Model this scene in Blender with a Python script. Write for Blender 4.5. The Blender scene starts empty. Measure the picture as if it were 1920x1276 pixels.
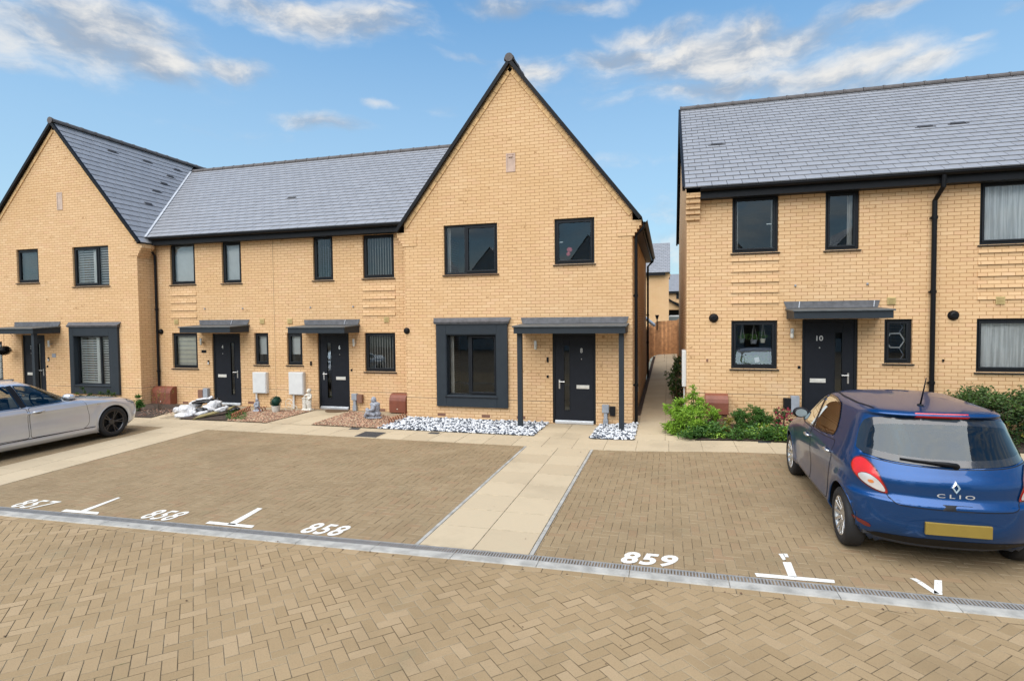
import bpy, bmesh, math, random
from mathutils import Vector, Matrix, noise, geometry
from mathutils.bvhtree import BVHTree
rnd = random.Random(7)
D = bpy.data
sc = bpy.context.scene
col = sc.collection
R = math.radians
pi = math.pi

# ---------------------------------------------------------------- camera maths (photo pixels of the 1920x1276 picture -> points on real planes)
FP = 1054.776
CAM = Vector((0, 0, 2.48))
def _rot():
    yaw, pit, rol = R(15.4874), R(2.11824), R(-.55439)
    B = Matrix(((1,0,0),(0,0,-1),(0,1,0)))
    c,s = math.cos(yaw),math.sin(yaw); Ry = Matrix(((c,0,s),(0,1,0),(-s,0,c)))
    c,s = math.cos(pit),math.sin(pit); Rx = Matrix(((1,0,0),(0,c,-s),(0,s,c)))
    c,s = math.cos(rol),math.sin(rol); Rz = Matrix(((c,-s,0),(s,c,0),(0,0,1)))
    return Rz @ Rx @ Ry @ B
MC = _rot()
def ray(u, v): return MC.transposed() @ Vector(((u-960)/FP, (v-638)/FP, 1))
def onY(u, v, Y):
    r = ray(u, v); return CAM + r*(Y/r.y)
def sstep(a, b, x):
    t = min(1, max(0, (x-a)/(b-a))); return t*t*(3-2*t)
def gz(x, y):
    z = .10*sstep(-1.3, 1.8, x)*sstep(6.5, 10.6, y)
    if y > 12: z += sstep(-1.6, -.4, x)*(min(y-12, 1)*.06 + max(0, min(y, 40)-13)*.026)
    return z
def onG(u, v, dz=0):
    r = ray(u, v); z = 0
    for _ in range(25):
        p = CAM + r*((z+dz-CAM.z)/r.z); z = gz(p.x, p.y)
    return p

# ---------------------------------------------------------------- mesh collector
OFF = {}
class MB:
    def __init__(s): s.v = []; s.f = []; s.m = []; s.s = []
    def add(s, vs, fs, mi=0, sh=None):
        n = len(s.v); s.v += [tuple(v) for v in vs]
        if sh is None: sh = rnd.random()
        for f in fs:
            s.f.append([i+n for i in f]); s.m.append(mi); s.s.append(sh)
    def quad(s, a, b, c, d, mi=0, sh=None): s.add([a,b,c,d], [(0,1,2,3)], mi, sh)
    def poly(s, vs, mi=0, sh=None): s.add(vs, [tuple(range(len(vs)))], mi, sh)
    def box(s, x0, x1, y0, y1, z0, z1, mi=0, sh=None):
        s.add([(x0,y0,z0),(x1,y0,z0),(x1,y1,z0),(x0,y1,z0),(x0,y0,z1),(x1,y0,z1),(x1,y1,z1),(x0,y1,z1)],
              [(0,3,2,1),(4,5,6,7),(0,1,5,4),(1,2,6,5),(2,3,7,6),(3,0,4,7)], mi, sh)
    def obox(s, c, ax, ay, az, mi=0, sh=None):      # centre and three half-axis vectors
        c, ax, ay, az = map(Vector, (c, ax, ay, az))
        vs = [c+ax*i+ay*j+az*k for k in (-1,1) for (i,j) in ((-1,-1),(1,-1),(1,1),(-1,1))]
        s.add(vs, [(0,3,2,1),(4,5,6,7),(0,1,5,4),(1,2,6,5),(2,3,7,6),(3,0,4,7)], mi, sh)
    def bar(s, a, b, w, h, mi=0, up=(0,0,1)):
        a, b = Vector(a), Vector(b); d = (b-a)/2; t = d.normalized(); x = t.cross(Vector(up)).normalized(); z = x.cross(t)
        s.obox((a+b)/2, x*w/2, d, z*h/2, mi)
    def prism(s, pts, ext, mi=0):                   # planar polygon of 3D points swept along ext
        n = len(pts); e = Vector(ext); p = [Vector(q) for q in pts]
        s.add(p+[q+e for q in p], [tuple(range(n))[::-1], tuple(range(n,2*n))]+[(i,(i+1)%n,n+(i+1)%n,n+i) for i in range(n)], mi)
    def tube(s, pts, r, n=8, mi=0, cap=True):
        pts = [Vector(p) for p in pts]; rs = r if isinstance(r,(list,tuple)) else [r]*len(pts)
        vs = []; up = None
        for i, p in enumerate(pts):
            t = (pts[min(i+1,len(pts)-1)]-pts[max(i-1,0)]).normalized()
            if up is None or abs(up.dot(t)) > .98: up = Vector((0,0,1)) if abs(t.z) < .9 else Vector((1,0,0))
            x = t.cross(up).normalized(); y = x.cross(t); up = y
            for k in range(n):
                a = 2*pi*k/n; vs.append(p + x*math.cos(a)*rs[i] + y*math.sin(a)*rs[i])
        fs = [(i*n+k, i*n+(k+1)%n, (i+1)*n+(k+1)%n, (i+1)*n+k) for i in range(len(pts)-1) for k in range(n)]
        if cap: fs += [tuple(range(n))[::-1], tuple(range((len(pts)-1)*n, len(pts)*n))]
        s.add(vs, fs, mi)
    def lathe(s, prof, c=(0,0,0), n=24, axis='z', mi=0):
        vs = []
        for (r, h) in prof:
            for k in range(n):
                a = 2*pi*k/n; p = (r*math.cos(a), r*math.sin(a), h)
                if axis == 'x': p = (h, r*math.cos(a), r*math.sin(a))
                if axis == 'y': p = (r*math.cos(a), h, r*math.sin(a))
                vs.append((p[0]+c[0], p[1]+c[1], p[2]+c[2]))
        s.add(vs, [(i*n+k, i*n+(k+1)%n, (i+1)*n+(k+1)%n, (i+1)*n+k) for i in range(len(prof)-1) for k in range(n)], mi)
    def ell(s, c, r, n=10, mi=0, rot=None):
        if not isinstance(r,(tuple,list)): r = (r,r,r)
        vs = []; m = n
        for i in range(n+1):
            for k in range(m*2):
                th = pi*i/n; ph = pi*k/m
                p = Vector((r[0]*math.sin(th)*math.cos(ph), r[1]*math.sin(th)*math.sin(ph), r[2]*math.cos(th)))
                if rot: p = rot @ p
                vs.append(p+Vector(c))
        q = m*2
        s.add(vs, [(i*q+k, (i+1)*q+k, (i+1)*q+(k+1)%q, i*q+(k+1)%q) for i in range(n) for k in range(q)], mi)
    def build(s, name, mats, parent=None, smooth=False, bevel=0, local=False, fixn=False, weld=False):
        me = D.meshes.new(name)
        if parent is None:
            xs = [v[0] for v in s.v]; ys = [v[1] for v in s.v]; zs = [v[2] for v in s.v]
            o0 = Vector(((min(xs)+max(xs))/2, (min(ys)+max(ys))/2, min(zs)))
        else: o0 = Vector((0,0,0)) if local else OFF[parent.name]
        me.from_pydata([(v[0]-o0.x, v[1]-o0.y, v[2]-o0.z) for v in s.v], [], s.f)
        mats = mats if isinstance(mats,(list,tuple)) else [mats]
        for m in mats: me.materials.append(m)
        me.polygons.foreach_set('material_index', s.m)
        at = me.attributes.new('shade', 'FLOAT', 'FACE'); at.data.foreach_set('value', s.s)
        if fixn or weld:
            bm = bmesh.new(); bm.from_mesh(me)
            if weld: bmesh.ops.remove_doubles(bm, verts=bm.verts, dist=1e-4)
            bmesh.ops.recalc_face_normals(bm, faces=bm.faces); bm.to_mesh(me); bm.free()
        if smooth: me.polygons.foreach_set('use_smooth', [True]*len(me.polygons))
        me.update()
        o = D.objects.new(name, me); col.objects.link(o)
        if parent is None: o.location = o0; OFF[o.name] = o0
        else: o.parent = parent; OFF[o.name] = o0
        if bevel:
            b = o.modifiers.new('bevel','BEVEL'); b.width = bevel; b.segments = 2; b.limit_method = 'ANGLE'; b.angle_limit = R(40); b.harden_normals = False
        return o
def thing(name, label, cat, loc, rz=0, group=None):
    o = D.objects.new(name, None); col.objects.link(o); o.location = loc; o.rotation_euler = (0,0,rz); o.empty_display_size = .2
    OFF[o.name] = Vector(loc); return tag(o, label, cat, group)
def tag(o, label, cat, group=None):
    o['label'] = label; o['category'] = cat
    if group: o['group'] = group
    return o
def struct(o, kind='structure'): o['kind'] = kind; return o
def stuff(o, label, cat): o['kind'] = 'stuff'; o['label'] = label; o['category'] = cat; return o

def clip(poly, region):     # Sutherland-Hodgman, 2D, region convex counter-clockwise
    out = poly
    for i in range(len(region)):
        a, b = region[i], region[(i+1)%len(region)]
        ex, ey = b[0]-a[0], b[1]-a[1]
        inp = out; out = []
        for j in range(len(inp)):
            p, q = inp[j], inp[(j+1)%len(inp)]
            dp = ex*(p[1]-a[1])-ey*(p[0]-a[0]); dq = ex*(q[1]-a[1])-ey*(q[0]-a[0])
            if dp >= 0: out.append(p)
            if (dp >= 0) != (dq >= 0):
                t = dp/(dp-dq); out.append((p[0]+(q[0]-p[0])*t, p[1]+(q[1]-p[1])*t))
        if len(out) < 3: return []
    return out
def area(p): return sum(p[i][0]*p[(i+1)%len(p)][1]-p[(i+1)%len(p)][0]*p[i][1] for i in range(len(p)))/2
def ccw(p): return p if area(p) > 0 else p[::-1]
def inset(poly, d):
    n = len(poly); out = []
    for i in range(n):
        p0, p1, p2 = Vector(poly[i-1]), Vector(poly[i]), Vector(poly[(i+1)%n])
        e1, e2 = (p1-p0), (p2-p1)
        if e1.length < 1e-6 or e2.length < 1e-6: out.append(tuple(p1)); continue
        n1 = Vector((-e1.y, e1.x)).normalized(); n2 = Vector((-e2.y, e2.x)).normalized()
        b = n1+n2; k = b.length_squared
        out.append(tuple(p1 + b*(2*d/max(k,.6))) if k > 1e-6 else tuple(p1))
    return out

# ---------------------------------------------------------------- materials
class NT:
    def __init__(s, name):
        s.mat = D.materials.new(name); s.mat.use_nodes = True; s.t = s.mat.node_tree
        s.n = s.t.nodes; s.bsdf = s.n['Principled BSDF']; s.out = s.n['Material Output']
    def new(s, ty, **kw):
        n = s.n.new(ty)
        for k, v in kw.items(): setattr(n, k, v)
        return n
    def lk(s, a, b): s.t.links.new(a, b)
    def val(s, sock, v):
        if hasattr(v, 'is_linked') or isinstance(v, bpy.types.NodeSocket): s.lk(v, sock)
        else: sock.default_value = v
    def math(s, op, a, b=None, c=None, clamp=False):
        n = s.new('ShaderNodeMath', operation=op, use_clamp=clamp); s.val(n.inputs[0], a)
        if b is not None: s.val(n.inputs[1], b)
        if c is not None: s.val(n.inputs[2], c)
        return n.outputs[0]
    def mix(s, f, a, b, blend='MIX'):
        n = s.new('ShaderNodeMix', data_type='RGBA', blend_type=blend)
        s.val(n.inputs[0], f)
        for i, c in ((6,a),(7,b)):
            if isinstance(c, (tuple,list)): n.inputs[i].default_value = (*c[:3],1)
            else: s.lk(c, n.inputs[i])
        return n.outputs[2]
    def ramp(s, f, a0, a1, b0=0., b1=1.):
        n = s.new('ShaderNodeMapRange'); n.interpolation_type = 'SMOOTHSTEP'; s.val(n.inputs[0], f)
        for i, v in enumerate((a0,a1,b0,b1)): n.inputs[i+1].default_value = v
        return n.outputs[0]
    def noise(s, scale, vec=None, detail=3, rough=.55, dim='3D'):
        n = s.new('ShaderNodeTexNoise'); n.inputs['Scale'].default_value = scale; n.inputs['Detail'].default_value = detail
        n.inputs['Roughness'].default_value = rough
        if vec is not None: s.lk(vec, n.inputs['Vector'])
        return n.outputs['Fac']
    def pos(s): return s.new('ShaderNodeNewGeometry').outputs['Position']
    def obj(s): return s.new('ShaderNodeTexCoord').outputs['Object']
    def comb(s, x, y, z=0.):
        n = s.new('ShaderNodeCombineXYZ')
        for i, v in enumerate((x,y,z)): s.val(n.inputs[i], v)
        return n.outputs[0]
    def sep(s, v):
        n = s.new('ShaderNodeSeparateXYZ'); s.lk(v, n.inputs[0]); return n.outputs
    def bump(s, h, strength=.3, dist=.01):
        n = s.new('ShaderNodeBump'); n.inputs['Strength'].default_value = strength; n.inputs['Distance'].default_value = dist
        s.lk(h, n.inputs['Height']); s.lk(n.outputs[0], s.bsdf.inputs['Normal'])
    def set(s, color=None, rough=None, metal=None, spec=None):
        for k, v in (('Base Color',color),('Roughness',rough),('Metallic',metal),('Specular IOR Level',spec)):
            if v is None: continue
            if k == 'Base Color' and isinstance(v,(tuple,list)): v = (*v[:3],1)
            s.val(s.bsdf.inputs[k], v)
        return s

def plain(name, c, rough=.5, metal=0., var=.12, scale=6., bump=0., bscale=60., spec=.5, shade=0., coat=0.):
    m = NT(name); p = m.pos()
    f = m.noise(scale, p, 5, .6)
    lo = tuple(x*(1-var) for x in c); hi = tuple(min(1,x*(1+var)) for x in c)
    cc = m.mix(m.ramp(f,.3,.7), lo, hi)
    if shade:
        a = m.new('ShaderNodeAttribute', attribute_name='shade').outputs['Fac']
        g = m.math('MULTIPLY_ADD', a, 2*shade, 1-shade)
        cc = m.mix(1., cc, m.comb(g,g,g), 'MULTIPLY')
    m.set(cc, m.math('MULTIPLY_ADD', m.noise(scale*3,p,3), .25, max(0.02,rough-.12)), metal, spec)
    if coat: m.bsdf.inputs['Coat Weight'].default_value = coat; m.bsdf.inputs['Coat Roughness'].default_value = .03
    if bump: m.bump(m.noise(bscale,p,4), bump, .01)
    return m.mat

def brick_mat(name, dpc, c1=(.70,.472,.262), c2=(.645,.425,.228), mort=(.36,.185,.078)):
    m = NT(name); p = m.pos(); P_ = m.sep(p)
    N_ = m.sep(m.new('ShaderNodeNewGeometry').outputs['True Normal'])
    sidef = m.math('GREATER_THAN', m.math('ABSOLUTE', N_[0]), .6)
    u = m.math('ADD', m.math('MULTIPLY', P_[0], m.math('SUBTRACT', 1., sidef)), m.math('MULTIPLY', P_[1], sidef))
    wob = m.math('MULTIPLY', m.math('SUBTRACT', m.noise(9., p, 2), .5), .006)
    u = m.math('ADD', u, wob); z = m.math('ADD', P_[2], m.math('MULTIPLY', m.math('SUBTRACT', m.noise(5., p, 2), .5), .005))
    z = m.math('ADD', z, 10*.075)
    rz = m.math('DIVIDE', z, .075); row = m.math('FLOOR', rz); fz = m.math('FRACT', rz)
    uu = m.math('ADD', m.math('DIVIDE', u, .225), m.math('MULTIPLY', m.math('MODULO', row, 2.), .5))
    uu = m.math('ADD', uu, 500.); cu = m.math('FLOOR', uu); fu = m.math('FRACT', uu)
    dz = m.math('MULTIPLY', m.math('MINIMUM', fz, m.math('SUBTRACT', 1., fz)), .075)
    du = m.math('MULTIPLY', m.math('MINIMUM', fu, m.math('SUBTRACT', 1., fu)), .225)
    d = m.math('MINIMUM', dz, du)
    mask = m.ramp(d, .0032, .0072)
    wn = m.new('ShaderNodeTexWhiteNoise', noise_dimensions='2D'); m.lk(m.comb(cu,row), wn.inputs['Vector'])
    r0 = m.sep(wn.outputs['Color'])
    b = m.mix(r0[0], c1, c2)
    b = m.mix(m.math('MULTIPLY', m.ramp(r0[1],.72,1.), .42), b, (.67,.41,.25))            # pinkish bricks
    b = m.mix(m.math('MULTIPLY', m.ramp(r0[2],.80,1.), .4), b, (.75,.54,.32))        # pale bricks
    st = m.math('MULTIPLY', m.ramp(r0[1],.0,.06,1.,0.), m.ramp(m.noise(13.,p,4),.5,.68))
    b = m.mix(m.math('MULTIPLY', st, .8), b, (.25,.12,.045))                               # fired dark patches
    b = m.mix(m.math('MULTIPLY', m.ramp(m.noise(45.,p,5,.7),.42,.8), .28), b, (.50,.31,.145))
    b = m.mix(m.math('MULTIPLY', m.ramp(m.noise(.55,p,4),.42,.70), .34), b, (.58,.36,.165))
    mo = m.mix(m.noise(.9,p,4), tuple(x*.8 for x in mort), tuple(x*1.35 for x in mort))
    c = m.mix(mask, mo, b)
    c = m.mix(m.math('MULTIPLY', m.math('MULTIPLY', m.ramp(m.noise(1.3,p,6,.65),.52,.74), m.ramp(P_[2],.2,2.6,1.,.25)), .22), c, (.74,.62,.46))
    dl = m.ramp(m.math('ABSOLUTE', m.math('SUBTRACT', z, dpc+.75)), .004, .009, 1., 0.)
    c = m.mix(m.math('MULTIPLY', dl, .85), c, (.07,.05,.04))
    m.set(c, .88, 0., .25)
    h = m.math('ADD', mask, m.math('MULTIPLY', m.noise(70.,p,4), .35))
    m.bump(h, .55, .006)
    return m.mat

def paver_mat(name, c1, c2, c3, rough=.85, stain=(.22,.20,.12), grain=.42, chamfer=False):
    m = NT(name); p = m.pos()
    a = m.new('ShaderNodeAttribute', attribute_name='shade').outputs['Fac']
    wn = m.new('ShaderNodeTexWhiteNoise', noise_dimensions='1D'); m.lk(m.math('MULTIPLY', a, 977.), wn.inputs['W'])
    c = m.mix(a, c1, c2); c = m.mix(m.math('MULTIPLY', m.ramp(wn.outputs['Value'],.8,1.),.7), c, c3)
    c = m.mix(m.math('MULTIPLY', m.ramp(m.noise(.7,p,5,.62),.46,.72),.55), c, tuple(x*.72 for x in c1))
    c = m.mix(m.math('MULTIPLY', m.ramp(m.noise(2.3,p,6,.7),.54,.78),.42), c, stain)
    c = m.mix(m.math('MULTIPLY', m.ramp(m.noise(75.,p,6,.85),.42,.72),grain), c, tuple(x*.50 for x in c1))
    c = m.mix(m.math('MULTIPLY', m.ramp(m.noise(110.,p,4,.8),.56,.78),grain*.6), c, tuple(min(1,x*1.6) for x in c2))
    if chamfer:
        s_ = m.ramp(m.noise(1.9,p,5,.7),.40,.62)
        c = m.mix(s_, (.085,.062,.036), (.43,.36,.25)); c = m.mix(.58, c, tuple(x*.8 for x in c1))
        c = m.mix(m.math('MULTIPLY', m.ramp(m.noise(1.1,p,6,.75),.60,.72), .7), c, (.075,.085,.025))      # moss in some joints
    m.set(c, rough, 0., .2); m.bump(m.noise(160.,p,5,.8), .35, .004)
    return m.mat

def glass_mat(name, tint=(.93,.95,.94), refl=1.35, rough=.0):
    m = NT(name); t = m.new('ShaderNodeBsdfTransparent'); t.inputs[0].default_value = (*tint,1)
    g = m.new('ShaderNodeBsdfGlossy'); g.inputs['Roughness'].default_value = rough; g.inputs['Color'].default_value = (.86,.95,1,1)
    # slight waviness of the panes
    b = m.new('ShaderNodeBump'); b.inputs['Strength'].default_value = .05; b.inputs['Distance'].default_value = .02
    m.lk(m.noise(.9, m.pos(), 1), b.inputs['Height']); m.lk(b.outputs[0], g.inputs['Normal'])
    fr = m.new('ShaderNodeFresnel'); fr.inputs['IOR'].default_value = 1.52
    mx = m.new('ShaderNodeMixShader'); m.lk(m.math('MULTIPLY', fr.outputs[0], refl*2, clamp=True), mx.inputs[0])
    m.lk(t.outputs[0], mx.inputs[1]); m.lk(g.outputs[0], mx.inputs[2]); m.lk(mx.outputs[0], m.out.inputs[0])
    return m.mat

def leaf_mat(name, c1, c2):
    m = NT(name); p = m.pos()
    a = m.new('ShaderNodeAttribute', attribute_name='shade').outputs['Fac']
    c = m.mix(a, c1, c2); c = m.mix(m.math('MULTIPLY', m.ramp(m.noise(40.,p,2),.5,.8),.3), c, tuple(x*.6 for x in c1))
    m.set(c, .5, 0., .4)
    try: m.bsdf.inputs['Subsurface Weight'].default_value = 0
    except Exception: pass
    tr = m.new('ShaderNodeBsdfTranslucent'); m.lk(c, tr.inputs[0])
    mx = m.new('ShaderNodeMixShader'); mx.inputs[0].default_value = .28
    m.lk(m.bsdf.outputs[0], mx.inputs[1]); m.lk(tr.outputs[0], mx.inputs[2]); m.lk(mx.outputs[0], m.out.inputs[0])
    return m.mat

def paint_mat(name, c, flake=.5, rough=.32, coat=1.):
    m = NT(name); p = m.pos()
    f = m.noise(3., p, 4)
    m.set(m.mix(f, tuple(x*.93 for x in c), tuple(min(1,x*1.06) for x in c)), rough, flake, .5)
    m.bsdf.inputs['Coat Weight'].default_value = coat; m.bsdf.inputs['Coat Roughness'].default_value = .04
    return m.mat

M = {}
M['brickA'] = brick_mat('buff_brick', .525)
M['brickB'] = brick_mat('buff_brick_upper_plot', .825)
M['vergebrick'] = plain('verge_brick', (.66,.43,.21), .88, var=.18, scale=14, bump=.3, shade=.14, spec=.25)
M['slate'] = plain('roof_slate', (.245,.249,.262), .47, var=.05, scale=3, bump=.08, bscale=40, shade=.05)
M['slatedark'] = plain('slate_underlay', (.03,.03,.033), .8)
M['ridge'] = plain('ridge_tile', (.085,.075,.072), .7, var=.2, bump=.15)
M['anth'] = plain('anthracite_frame', (.010,.012,.015), .42, var=.06, spec=.25)
M['door'] = plain('anthracite_door', (.010,.012,.017), .48, var=.08, bump=.04, bscale=120, spec=.22)
M['surround'] = plain('grey_surround', (.024,.031,.038), .5, var=.06, spec=.25, bump=.04)
M['black'] = plain('black_plastic', (.006,.006,.007), .4, var=.1, spec=.2)
M['fascia'] = plain('dark_fascia', (.009,.010,.012), .5, var=.08, spec=.2)
M['lead'] = plain('lead_flashing', (.065,.065,.070), .55, var=.28, scale=9, bump=.5, bscale=14)
M['canopytop'] = plain('canopy_top', (.065,.075,.08), .5, var=.2)
M['valley'] = plain('valley_lead', (.42,.44,.47), .5, var=.12)
M['glass'] = glass_mat('window_glass', refl=1.02)
M['glassclear'] = glass_mat('window_glass_low', refl=.8)
M['room'] = plain('room_finish', (.10,.095,.085), .9)
M['plaster'] = plain('plaster', (.62,.60,.56), .9, var=.04)
M['carpet'] = plain('floor_finish', (.12,.10,.08), .9)
M['white'] = plain('white_plastic', (.62,.62,.60), .4, var=.05, scale=4)
M['shutter'] = plain('shutter_white', (.86,.86,.83), .5, var=.03)
M['blind'] = plain('blind_white', (.72,.72,.70), .85, var=.04)
M['blindgrey'] = plain('blind_grey', (.17,.20,.20), .8, var=.06)
M['zebra'] = plain('blind_beige', (.72,.68,.56), .85, var=.05)
M['curtain'] = plain('curtain_grey', (.55,.53,.49), .9, var=.08)
M['steel'] = plain('brushed_steel', (.62,.61,.58), .3, .9, var=.05)
M['alu'] = plain('aluminium', (.62,.64,.66), .35, .6, var=.06)
M['lampglass'] = plain('lamp_lens', (.6,.58,.5), .2)
M['vent'] = plain('vent_buff', (.46,.35,.15), .7)
M['cavity'] = plain('weep_vent_brown', (.20,.10,.065), .8)
M['gas'] = plain('brown_box', (.19,.058,.032), .5, var=.12, scale=5)
M['grey'] = plain('grey_plastic', (.28,.30,.33), .5)
M['stonegrey'] = plain('grey_stone', (.26,.27,.30), .9, var=.4, scale=25, bump=.4)
M['stonewhite'] = plain('white_stone', (.56,.53,.46), .9, var=.22, scale=25, bump=.3)
def worn_paint():
    m = NT('road_paint'); p = m.pos(); m.set(m.mix(m.noise(18.,p,4), (.58,.56,.50), (.76,.745,.70)), .8, 0., .2); m.bump(m.noise(140.,p,4), .3, .004)
    t = m.new('ShaderNodeBsdfTransparent'); mx = m.new('ShaderNodeMixShader')
    m.lk(m.ramp(m.noise(34.,p,6,.75), .585, .65, 0., .9), mx.inputs[0]); m.lk(m.bsdf.outputs[0], mx.inputs[1]); m.lk(t.outputs[0], mx.inputs[2]); m.lk(mx.outputs[0], m.out.inputs[0]); return m.mat
M['marking'] = worn_paint()
M['concrete'] = plain('concrete_kerb', (.33,.315,.28), .85, var=.25, scale=5, bump=.3, bscale=120)
M['galv'] = plain('galvanised_grate', (.235,.23,.22), .6, 0., var=.15, scale=14)
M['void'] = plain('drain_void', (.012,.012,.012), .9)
M['paver'] = paver_mat('buff_paver', (.246,.176,.098), (.282,.205,.117), (.278,.18,.102))
M['paverroad'] = paver_mat('buff_road_paver', (.285,.200,.107), (.342,.243,.136), (.38,.275,.162))
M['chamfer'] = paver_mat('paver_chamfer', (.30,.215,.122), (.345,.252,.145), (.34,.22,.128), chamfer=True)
M['chamferslab'] = plain('slab_edge', (.36,.29,.19), .9, var=.35, scale=8)
M['joint'] = plain('paver_joint', (.16,.115,.07), .95, var=.45, scale=7)
M['slab'] = paver_mat('buff_slab', (.43,.345,.230), (.47,.38,.255), (.405,.32,.21), stain=(.42,.36,.24), grain=.16)
M['slabjoint'] = plain('slab_joint', (.30,.235,.15), .95, var=.3)
M['soil'] = plain('dark_soil', (.045,.028,.018), .95, var=.5, scale=18, bump=.9, bscale=35)
M['cover'] = plain('iron_cover', (.035,.036,.038), .65, var=.3, scale=40, bump=.4)
M['rubber'] = plain('tyre_rubber', (.012,.012,.013), .75, var=.2)
M['rimsilver'] = plain('alloy_silver', (.58,.58,.57), .3, .85, var=.05)
M['rimdark'] = plain('alloy_dark', (.07,.07,.075), .28, .8, var=.1)
M['cardark'] = plain('car_trim_black', (.008,.008,.009), .5, spec=.25)
M['carint'] = plain('car_interior', (.030,.030,.032), .8, var=.1)
M['carbeige'] = plain('car_interior_pale', (.26,.25,.22), .8, var=.1)
M['carglass'] = glass_mat('car_glass', (.15,.17,.165), .75)
M['carglass2'] = glass_mat('car_glass_pale', (.62,.66,.65), .55)
M['carframe'] = plain('glass_frit', (.010,.010,.011), .12, coat=1.)
M['blue'] = paint_mat('blue_paint', (.003,.050,.175), .6, .30, .6)
M['silver'] = paint_mat('silver_paint', (.56,.585,.63), .5, .30)
M['red'] = plain('red_lens', (.55,.010,.008), .22, var=.1, coat=.4)
M['redref'] = plain('reflector_red', (.11,.006,.005), .25, coat=1.)
M['clearlens'] = plain('clear_lens', (.62,.60,.58), .12, .35, coat=1.)
M['amber'] = plain('amber_lens', (.55,.18,.05), .15)
M['chrome'] = plain('chrome', (.80,.80,.80), .12, 1., var=.03)
M['plate'] = plain('number_plate_yellow', (.24,.165,.028), .5, var=.05)
M['wood'] = plain('fence_wood', (.40,.20,.085), .85, var=.25, scale=6, bump=.2, shade=.25)
M['plank'] = plain('old_plank', (.22,.18,.075), .85, var=.3, scale=9, bump=.3)
M['sack'] = plain('white_sack', (.50,.495,.495), .7, var=.24, scale=14, bump=.5, bscale=30)
M['binbag'] = plain('black_bag', (.010,.010,.012), .32, var=.3, scale=20, bump=.6, bscale=22)
M['rust'] = plain('rusty_edging', (.24,.085,.035), .85, var=.3, scale=20)
M['mat'] = plain('coir_mat', (.115,.065,.03), .95, var=.3, scale=60, bump=.5)
M['bark'] = plain('stem_bark', (.10,.07,.045), .9, var=.3)
M['leafbright'] = leaf_mat('leaf_bright', (.17,.33,.028), (.34,.52,.07))
M['leafmid'] = leaf_mat('leaf_mid', (.045,.125,.022), (.11,.22,.04))
M['leafdark'] = leaf_mat('leaf_dark', (.016,.050,.014), (.085,.150,.030))
M['leafyellow'] = leaf_mat('leaf_yellow', (.20,.20,.03), (.34,.29,.05))
M['leafred'] = leaf_mat('flower_red', (.22,.015,.03), (.40,.05,.08))
M['petal'] = leaf_mat('petal_cream', (.70,.62,.32), (.80,.74,.48))
M['topiary'] = leaf_mat('topiary_green', (.010,.050,.036), (.022,.085,.055))
M['stoneW'] = plain('white_chip', (.60,.61,.62), .8, shade=.2, scale=30)
M['stoneK'] = plain('dark_chip', (.055,.065,.085), .8, shade=.3, scale=30)
M['stoneR'] = plain('red_chip', (.36,.215,.135), .9, shade=.5, scale=30)
M['pink'] = plain('pink_cloth', (.70,.16,.22), .9)
SUN_E, SKY_S, EXPO, CLOUD, SKY_SAT, SKY_V = 2.9, .075, .92, 6.2, 1.38, 1.3
# ---------------------------------------------------------------- camera, sun, sky
cd = D.cameras.new('camera'); cam = D.objects.new('camera', cd); col.objects.link(cam); sc.camera = cam
cd.sensor_fit = 'HORIZONTAL'; cd.sensor_width = 36; cd.lens = 36*FP/1920; cd.clip_start = .05; cd.clip_end = 2000
cam.matrix_world = Matrix(((MC[0][0],-MC[1][0],-MC[2][0],0),(MC[0][1],-MC[1][1],-MC[2][1],0),(MC[0][2],-MC[1][2],-MC[2][2],CAM.z),(0,0,0,1)))
SUN_DIR = Vector((-.16, -.52, .86)).normalized()      # towards the sun
sl = D.lights.new('sun', 'SUN'); so = D.objects.new('sun', sl); col.objects.link(so)
sl.energy = SUN_E; sl.angle = R(82); sl.color = (1.0, .955, .90)
so.rotation_euler = SUN_DIR.to_track_quat('Z','Y').to_euler(); so.location = (0,0,30)
w = D.worlds.new('World'); sc.world = w; w.use_nodes = True
nt = w.node_tree; nt.nodes.clear()
class WN(NT):
    def __init__(s, t): s.t = t; s.n = t.nodes
W = WN(nt)
sky = W.new('ShaderNodeTexSky', sky_type='NISHITA'); sky.sun_disc = False
sky.sun_elevation = math.asin(SUN_DIR.z); sky.sun_rotation = math.atan2(SUN_DIR.x, SUN_DIR.y)
sky.air_density = 1.0; sky.dust_density = .6; sky.ozone_density = 2.0; sky.altitude = 50
gen = W.new('ShaderNodeTexCoord').outputs['Generated']
X_, Y_, Z_ = W.sep(gen)
az = W.math('ARCTAN2', X_, Y_); el = W.math('ARCSINE', Z_)
ae = W.comb(az, el)
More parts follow.
